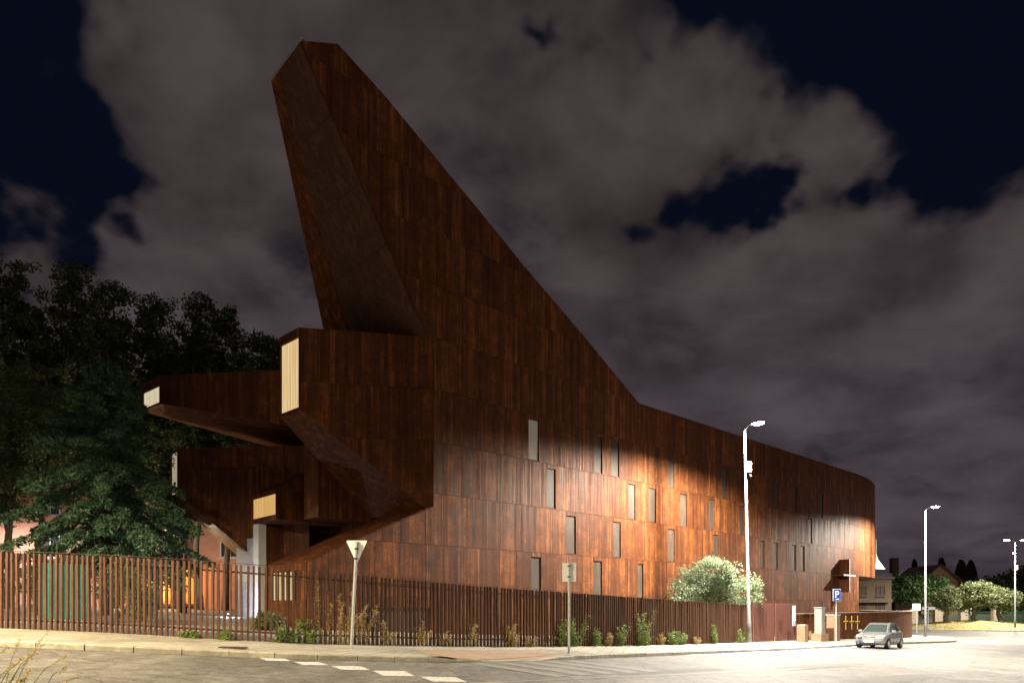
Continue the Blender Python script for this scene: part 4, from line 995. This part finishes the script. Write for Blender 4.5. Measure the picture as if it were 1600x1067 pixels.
# shrubs in the garden
for px, py, Yc, w, h_, lab in [(190,960,24.5,1.5,2.3,'tall bushy green shrub behind the fence slats'),(225,970,23.5,.8,1.5,'smaller leafy shrub in front of the orange-lit porch'),(60,960,27,1.6,2.0,'dark shrub behind the fence at the left edge'),(420,985,24,.9,.6,'low green weeds beside the lit basement window')]:
    bx = (px-800)/F*Yc; z0 = gz(bx); e = empty('garden_shrub', (bx,Yc,z0), lab, 'shrub')
    m = MB()
    for k in range(6): a = k*1.05; m.tube([(bx,Yc,z0),(bx+math.cos(a)*w*.3,Yc+math.sin(a)*w*.3,z0+h_*.7)], [.03,.008], 5)
    m.build('stems', M_BARK, e); leaves('foliage', blob_pts(blobset((bx,Yc,z0+h_*.55),(w*.6,w*.5,h_*.5),6,.6), 3500, .16, 40), .13, M_SHRUB, e, 2.5)
# weeds along the fence foot
WEEDLAB = {}
wd = [(515,.95,'y',1.9),(528,.7,'y',1.7),(537,.5,'y',.9),(562,.6,'y',1.2),(480,.6,'g',.8),(596,.5,'y',.8),(655,.5,'y',.9),(690,.4,'y',.6),(735,.4,'y',.9),(790,.5,'y',.9),(800,.3,'y',.5),(823,.4,'y',.4),(875,.45,'g',1.2),(893,.35,'g',1.3),(925,.5,'g',.75),(945,.5,'y',.6),(963,.3,'g',.9),(996,.35,'g',1.6),(1003,.6,'g',.8),(1030,.5,'y',.6),(1045,.5,'g',.7),(1060,.5,'g',.7),(1085,.5,'y',.5),(1112,.7,'g',1.0),(1155,.6,'g',.8),(350,.4,'g',.25),(300,.4,'g',.2),(440,.4,'g',.5),(1335,.4,'y',.3),(1262,.4,'y',.6)]
fl2 = smooth_line(FENCE + WALLP[1:], .1)
def wlabel(i, c, h): 
    return ('%s %s weed at the fence foot, %s' % ('tall' if h > 1.1 else ('knee-high' if h > .55 else 'low'), 'green leafy' if c == 'g' else 'dry yellow', WPOS[i]))
WPOS = ['nearest left of the give-way post','second stalk by the give-way post','hugging the give-way post','just right of the give-way post','two paces left of the give-way post','beside the dark ground slot','under the right end of the ground slot','right of the ground slot','halfway between slot and square sign, left one','halfway between slot and square sign, right one','small tuft left of the square sign','closest tuft left of the square sign','climbing behind the square sign post','climbing right of the square sign post','first bush right of the square sign','dry clump between two green bushes','slender climber in mid fence','tallest climber on the right fence','bush under the tallest climber','dry clump before the olive','first small bush below the olive','second small bush below the olive','dry tuft below the olive','largest bush below the olive','last bush left of the tall lamp post','in front of the gravel garden','left tuft in front of the gravel garden','before the lit basement window','at the low wall by the yellow crosses','between the short brick pillar and the cabinet']
for i, (px, w, c, h_) in enumerate(wd):
    a = (px-800)/F; p = min(fl2, key=lambda q: abs(q.x/q.y - a)); tt = (fl2[min(len(fl2)-1, fl2.index(p)+1)]-p); tt = tt.normalized() if tt.length else Vector((.7,.7)); nn = Vector((tt.y,-tt.x))
    b = Vector((p.x+nn.x*.16, p.y+nn.y*.16, gz(p.x)+.004)); e = empty('weed_plant', b, wlabel(i,c,h_), 'weed', 'weeds along the fence foot')
    m = MB(); tips = []
    for k in range(9):
        q = b + Vector((tt.x,tt.y,0))*random.gauss(0,w*.30) + Vector((nn.x,nn.y,0))*random.uniform(-.08,.12); tp = q + Z*h_*random.uniform(.3,1) + Vector((random.gauss(0,.16),random.gauss(0,.10),0))*h_; m.tube([q, q.lerp(tp,.5), tp], [.008,.006,.003], 4); tips.append((q,tp))
    m.build('stems', M_WEEDY if c == 'y' else M_WEEDG, e)
    n_ = 700; ix = rng.integers(0,9,n_); f = rng.random(n_)**(.5 if c == 'y' else .8)
    P = np.array([tips[j][0].lerp(tips[j][1], float(g)) for j,g in zip(ix,f)]) + rng.normal(size=(n_,3))*np.array((.055,.055,.04))*(1 if c == 'g' else .6)
    P[:,2] = np.maximum(P[:,2], b.z+.01); leaves('foliage', P, .075 if c == 'g' else .05, M_WEEDG if c == 'g' else M_WEEDY, e, 2.2)
# long grass by the camera, lower left corner
gp = Vector((-5.6,7.9,gz(-5.6)+ROAD)); e = empty('grass_tuft', gp, 'pale long grass stalks leaning in at the lower left corner', 'grass'); m = MB(); sd = []
for k in range(26):
    q = gp + Vector((random.gauss(-.55,.25),random.gauss(0,.25),0)); t = q + Vector((random.uniform(-.05,.75),random.uniform(-.2,.2),random.uniform(.25,1.0)*.95)); mid = q.lerp(t,.55)+Z*.12; m.tube([q,mid,t],[.005,.004,.002],4); sd += [mid.lerp(t, j/9) for j in range(3,10)]
m.build('stalks', M_WEEDG, e); tag(leaves('seed_heads', np.repeat(np.array(sd),3,0)+rng.normal(size=(len(sd)*3,3))*.012, .045, M_WEEDY, e, 2.5), kind='stuff')

# ------------------------------------------------------------------ buildings around
def block(name, label, x0, x1, Y, depth, ztop, wallm, rows_, colsX, ww, wh, gm, frame, cat='building'):
    zb = min(gz(x0), gz(x1))-.5; e = empty(name, ((x0+x1)/2, Y, zb+.5), label, cat); m = MB()
    m.prism([(x0,Y,zb),(x1,Y,zb),(x1,Y+depth,zb),(x0,Y+depth,zb)], Z*(ztop-zb)); w = m.build('wall', wallm, e)
    m = MB(); m.prism([(x0-.3,Y-.3,ztop+.003),(x1+.3,Y-.3,ztop+.003),(x1+.3,Y+depth,ztop+.003),(x0-.3,Y+depth,ztop+.003)], Z*.25); m.build('roof', frame, e)
    for r_ in rows_:
        for cx_ in colsX:
            f = MB(); o4 = [Vector((cx_+sx*(ww/2+.1),Y-.03,r_+sz)) for sx,sz in ((-1,-.1),(1,-.1),(1,wh+.1),(-1,wh+.1))]; i4 = [Vector((cx_+sx*ww/2,Y-.03,r_+sz)) for sx,sz in ((-1,0),(1,0),(1,wh),(-1,wh))]
            for k in range(4): j = (k+1)%4; f.prism([o4[k],o4[j],i4[j],i4[k]], Vector((0,-.08,0)))
            fr_ = f.build('window', frame, e); g = MB(); g.prism([p+Vector((0,.01,0)) for p in i4], Vector((0,-.02,0))); g.build('pane', gm, fr_)
            g = MB(); g.box((cx_,Y-.08,r_+wh/2), (.06,.05,wh)); g.build('mullion', frame, fr_)
            g = MB(); g.box((cx_,Y-.14,r_-.14), (ww+.4,.26,.07)); g.build('sill', frame, fr_)
    return e
M_PINK = simple_noise('pink_render', (.40,.22,.18), (.47,.27,.22), 2, .85, .1, .01); M_FRAME = mat('pale_frame', (.50,.50,.55), .5); M_PANE = mat('window_pane', (.04,.05,.055), .12)
pk = block('apartment_building', 'pink rendered apartment building behind the trees at left', -50, -18.5, 50, 12, CAMZ+17, M_PINK, [CAMZ+3.5,CAMZ+6.6,CAMZ+9.7,CAMZ+12.8], [-42.8,-38.3,-33.75,-29.2,-24.7,-20.6], 1.3, 1.9, M_PANE, M_FRAME)
# orange-lit porch on its ground floor
M_OR = mat('porch_plaster', (.55,.36,.20), .8)
for nm, c_, s_ in [('porch_roof',(-26.2,48.2,CAMZ+2.75),(6.6,3.6,.18)),('porch_floor',(-26.2,48.2,CAMZ-.05),(6.6,3.6,.2)),('porch_pillar',(-29.3,46.6,CAMZ+1.3),(.3,.3,2.7)),('porch_pillar',(-26.6,46.6,CAMZ+1.3),(.3,.3,2.7)),('porch_pillar',(-23.1,46.6,CAMZ+1.3),(.3,.3,2.7)),('porch_wall',(-26.2,49.9,CAMZ+1.3),(6.4,.1,2.6))]:
    m = MB(); m.box(c_, s_); m.build(nm, M_OR, pk)
def point(parent, loc, energy, color, rad=.08):
    ld = bpy.data.lights.new('lamp_light','POINT'); ld.energy = energy; ld.color = color; ld.shadow_soft_size = rad; o = bpy.data.objects.new('lamp_light', ld); link(o, parent); o.location = loc; return o
m = MB(); m.box((-26,48.3,CAMZ+2.6), (.5,.3,.08)); pl_ = m.build('porch_lamp', emis('porch_glow', (1,.5,.14), 12), pk); point(pk, (-26,48.3,CAMZ+2.4), 1500, (1,.46,.12)); 
def garden_lamp(p, h, label, energy, color, glow):
    e = empty('garden_lamp', p, label, 'lamp'); p = Vector(p); m = MB(); m.tube([p,p+Z*(h-.12)], [.045,.035], 8); m.build('post', M_DARK, e)
    m = MB(); m.tube([p+Z*(h-.12),p+Z*(h-.06),p+Z*(h+.06),p+Z*(h+.12)], [.05,.10,.10,.05], 10); m.build('globe', emis('globe_glow', glow, 25), e); point(e, p+Z*(h+.28), energy, color)
q = at(232,893,41); garden_lamp((q.x,q.y,gz(q.x)), q.z-gz(q.x), 'small bright warm globe lamp behind the fence, before the porch', 1500, (1,.78,.5), (1,.8,.5))
q = at(90,950,23.5); garden_lamp((q.x,q.y,gz(q.x)), q.z-gz(q.x), 'low white garden light near the teal sheet behind the fence', 130, (.85,1,.95), (.9,1,1))
# teal sheeting behind the fence at left
m = MB(); X0 = -15.6
for k in range(13):
    xx = X0+k*.13; yy = 22.6+.09*math.sin(k*1.9)
    m.v += [(xx,yy,gz(xx)+.1),(xx,yy,gz(xx)+2.05)]
for k in range(12): m.f.append((2*k,2*k+2,2*k+3,2*k+1))
ts = m.build('teal_sheet', leaf_mat('teal_cloth', (.02,.20,.17), (.03,.27,.23), .4), None); sm = ts.modifiers.new('thick','SOLIDIFY'); sm.thickness = .02
tag(ts, 'teal green cloth sheet hanging behind the left fence slats', 'sheet')
# forecourt uplight on the portal
fp = Vector((-6.15*U,14.85*U,gz(-14)+.05)); fo = empty('floor_light', fp, 'small white floor light at the church portal behind the fence', 'lamp')
m = MB(); m.tube([fp, fp+Z*.12], [.12,.10], 10); m.build('housing', M_DARK, fo); m = MB(); m.tube([fp+Z*.121, fp+Z*.13], [.08,.08], 10); m.build('lens', emis('floor_glow', (.8,.88,1), 20), fo); point(fo, fp+Z*.3, 200, (.78,.85,1.0))
# brick flats behind the entrance and a gabled house
M_BRK = simple_noise('flat_brick', (.08,.054,.034), (.115,.08,.052), 14, .85, .2, .01)
Yb = 100; xa, xb = (1330-800)/F*Yb, (1393-800)/F*Yb
fl_b = block('apartment_block', 'tan brick apartment block seen under the rounded church end', xa, xb, Yb, 10, CAMZ+(HY-904)/F*Yb, M_BRK, [CAMZ-1.2,CAMZ+1.3], [xa+1.6,xa+4.3], 1.1, 1.4, M_GLASS, M_BRK)
for k in range(2):
    m = MB(); m.box(((xa+xb)/2, Yb-.5, CAMZ+.55-k*2.4), (xb-xa-.8,1.0,.5)); m.build('balcony', M_BRK, fl_b)
def house():
    Yc = 130; xr = (1497-800)/F*Yc; xl = (1440-800)/F*Yc; zr = CAMZ+(HY-884)/F*Yc; ze = CAMZ+(HY-908)/F*Yc; xm = xl+(xr-xl)*.5; e = empty('gabled_house', (xm,Yc,gz(xm)), 'house with a lit cream gable and tiled roof behind the pine', 'house')
    m = MB(); m.prism([(xl,Yc,gz(xm)-.5),(xr,Yc,gz(xm)-.5),(xr,Yc,ze),(xm,Yc,zr),(xl,Yc,ze)], Vector((0,9,0))); m.build('wall', simple_noise('cream_render', (.45,.33,.20), (.52,.39,.25), 3, .85, .1), e)
    tl_ = simple_noise('roof_tile', (.14,.065,.04), (.22,.11,.07), 8, .8, .3)
    for s in (-1,1):
        a, b_ = Vector((xm,Yc-.6,zr+.12)), Vector(((xr if s>0 else xl)+s*1.0,Yc-.6,ze-.35)); dn = (b_-a); nrm_ = Vector((-dn.z*s,0,dn.x*s)).normalized()
        m = MB(); m.prism([a,b_,b_+Vector((0,10.2,0)),a+Vector((0,10.2,0))], nrm_*.2); m.build('roof', tl_, e)
    m = MB(); m.box((xl-3,Yc+4,zr+.3), (1.2,1.2,3)); m.build('chimney', M_BRK, e)
    m = MB(); m.box((xm+.3,Yc-.03,ze-2.2), (1.0,.06,1.2)); m.build('window', M_PANE, e)
house()
# boundary railing and stone piers beyond the roundabout
Yr = 104
rf = empty('green_railing', ((1560-800)/F*Yr,Yr,gz(70)), 'green metal railing behind the roundabout olives', 'fence'); x0, x1 = (1480-800)/F*Yr, (1640-800)/F*Yr; M_GRN = mat('green_enamel', (.04,.12,.07), .5)
bar = MB(); bar.box((0,0,1.05), (.07,.05,2.1)); bar = bar.mesh('bar', M_GRN); inv = parent_inv(rf)
for k in range(int((x1-x0)/.32)):
    o = bpy.data.objects.new('bar', bar); col.objects.link(o); o.parent = rf; o.matrix_parent_inverse = inv; xx = x0+k*.32; o.location = (xx,Yr,gz(xx))
for z_ in (.25,1.95): m = MB(); m.prism([(x0,Yr-.04,gz(x0)+z_),(x1,Yr-.04,gz(x1)+z_),(x1,Yr+.04,gz(x1)+z_),(x0,Yr+.04,gz(x0)+z_)], Z*.06); m.build('rail', M_GRN, rf)
M_STONE = simple_noise('pale_stone', (.24,.20,.14), (.32,.27,.19), 4, .8, .2)
bw = MB(); x0 = (1398-800)/F*102; x1 = (1640-800)/F*102
bw.prism([(x0,106,gz(x0)-.3),(x1,106,gz(x1)-.3),(x1,106.3,gz(x1)-.3),(x0,106.3,gz(x0)-.3)], Z*1.9); tag(bw.build('boundary_wall', simple_noise('dark_render', (.10,.085,.07), (.15,.13,.10), 3, .85, .2), None), 'low dark boundary wall behind the stone piers', 'wall')
for px, lab in [(1427,'leftmost pale stone pier, below the small square sign back'),(1465,'pale stone pier just right of the second lamp post'),(1505,'pale stone pier between the two left olive trunks'),(1556,'pale stone pier right of the broad olive trunk')]:
    xx = (px-800)/F*100; p = Vector((xx,100,gz(xx))); e = empty('stone_pier', p, lab, 'pier', 'stone piers of the far boundary'); m = MB(); m.box(p+Z*1.2, (1.1,.6,2.4)); m.build('shaft', M_STONE, e); m = MB(); m.box(p+Z*2.45, (1.25,.75,.1)); m.build('cap', M_STONE, e)
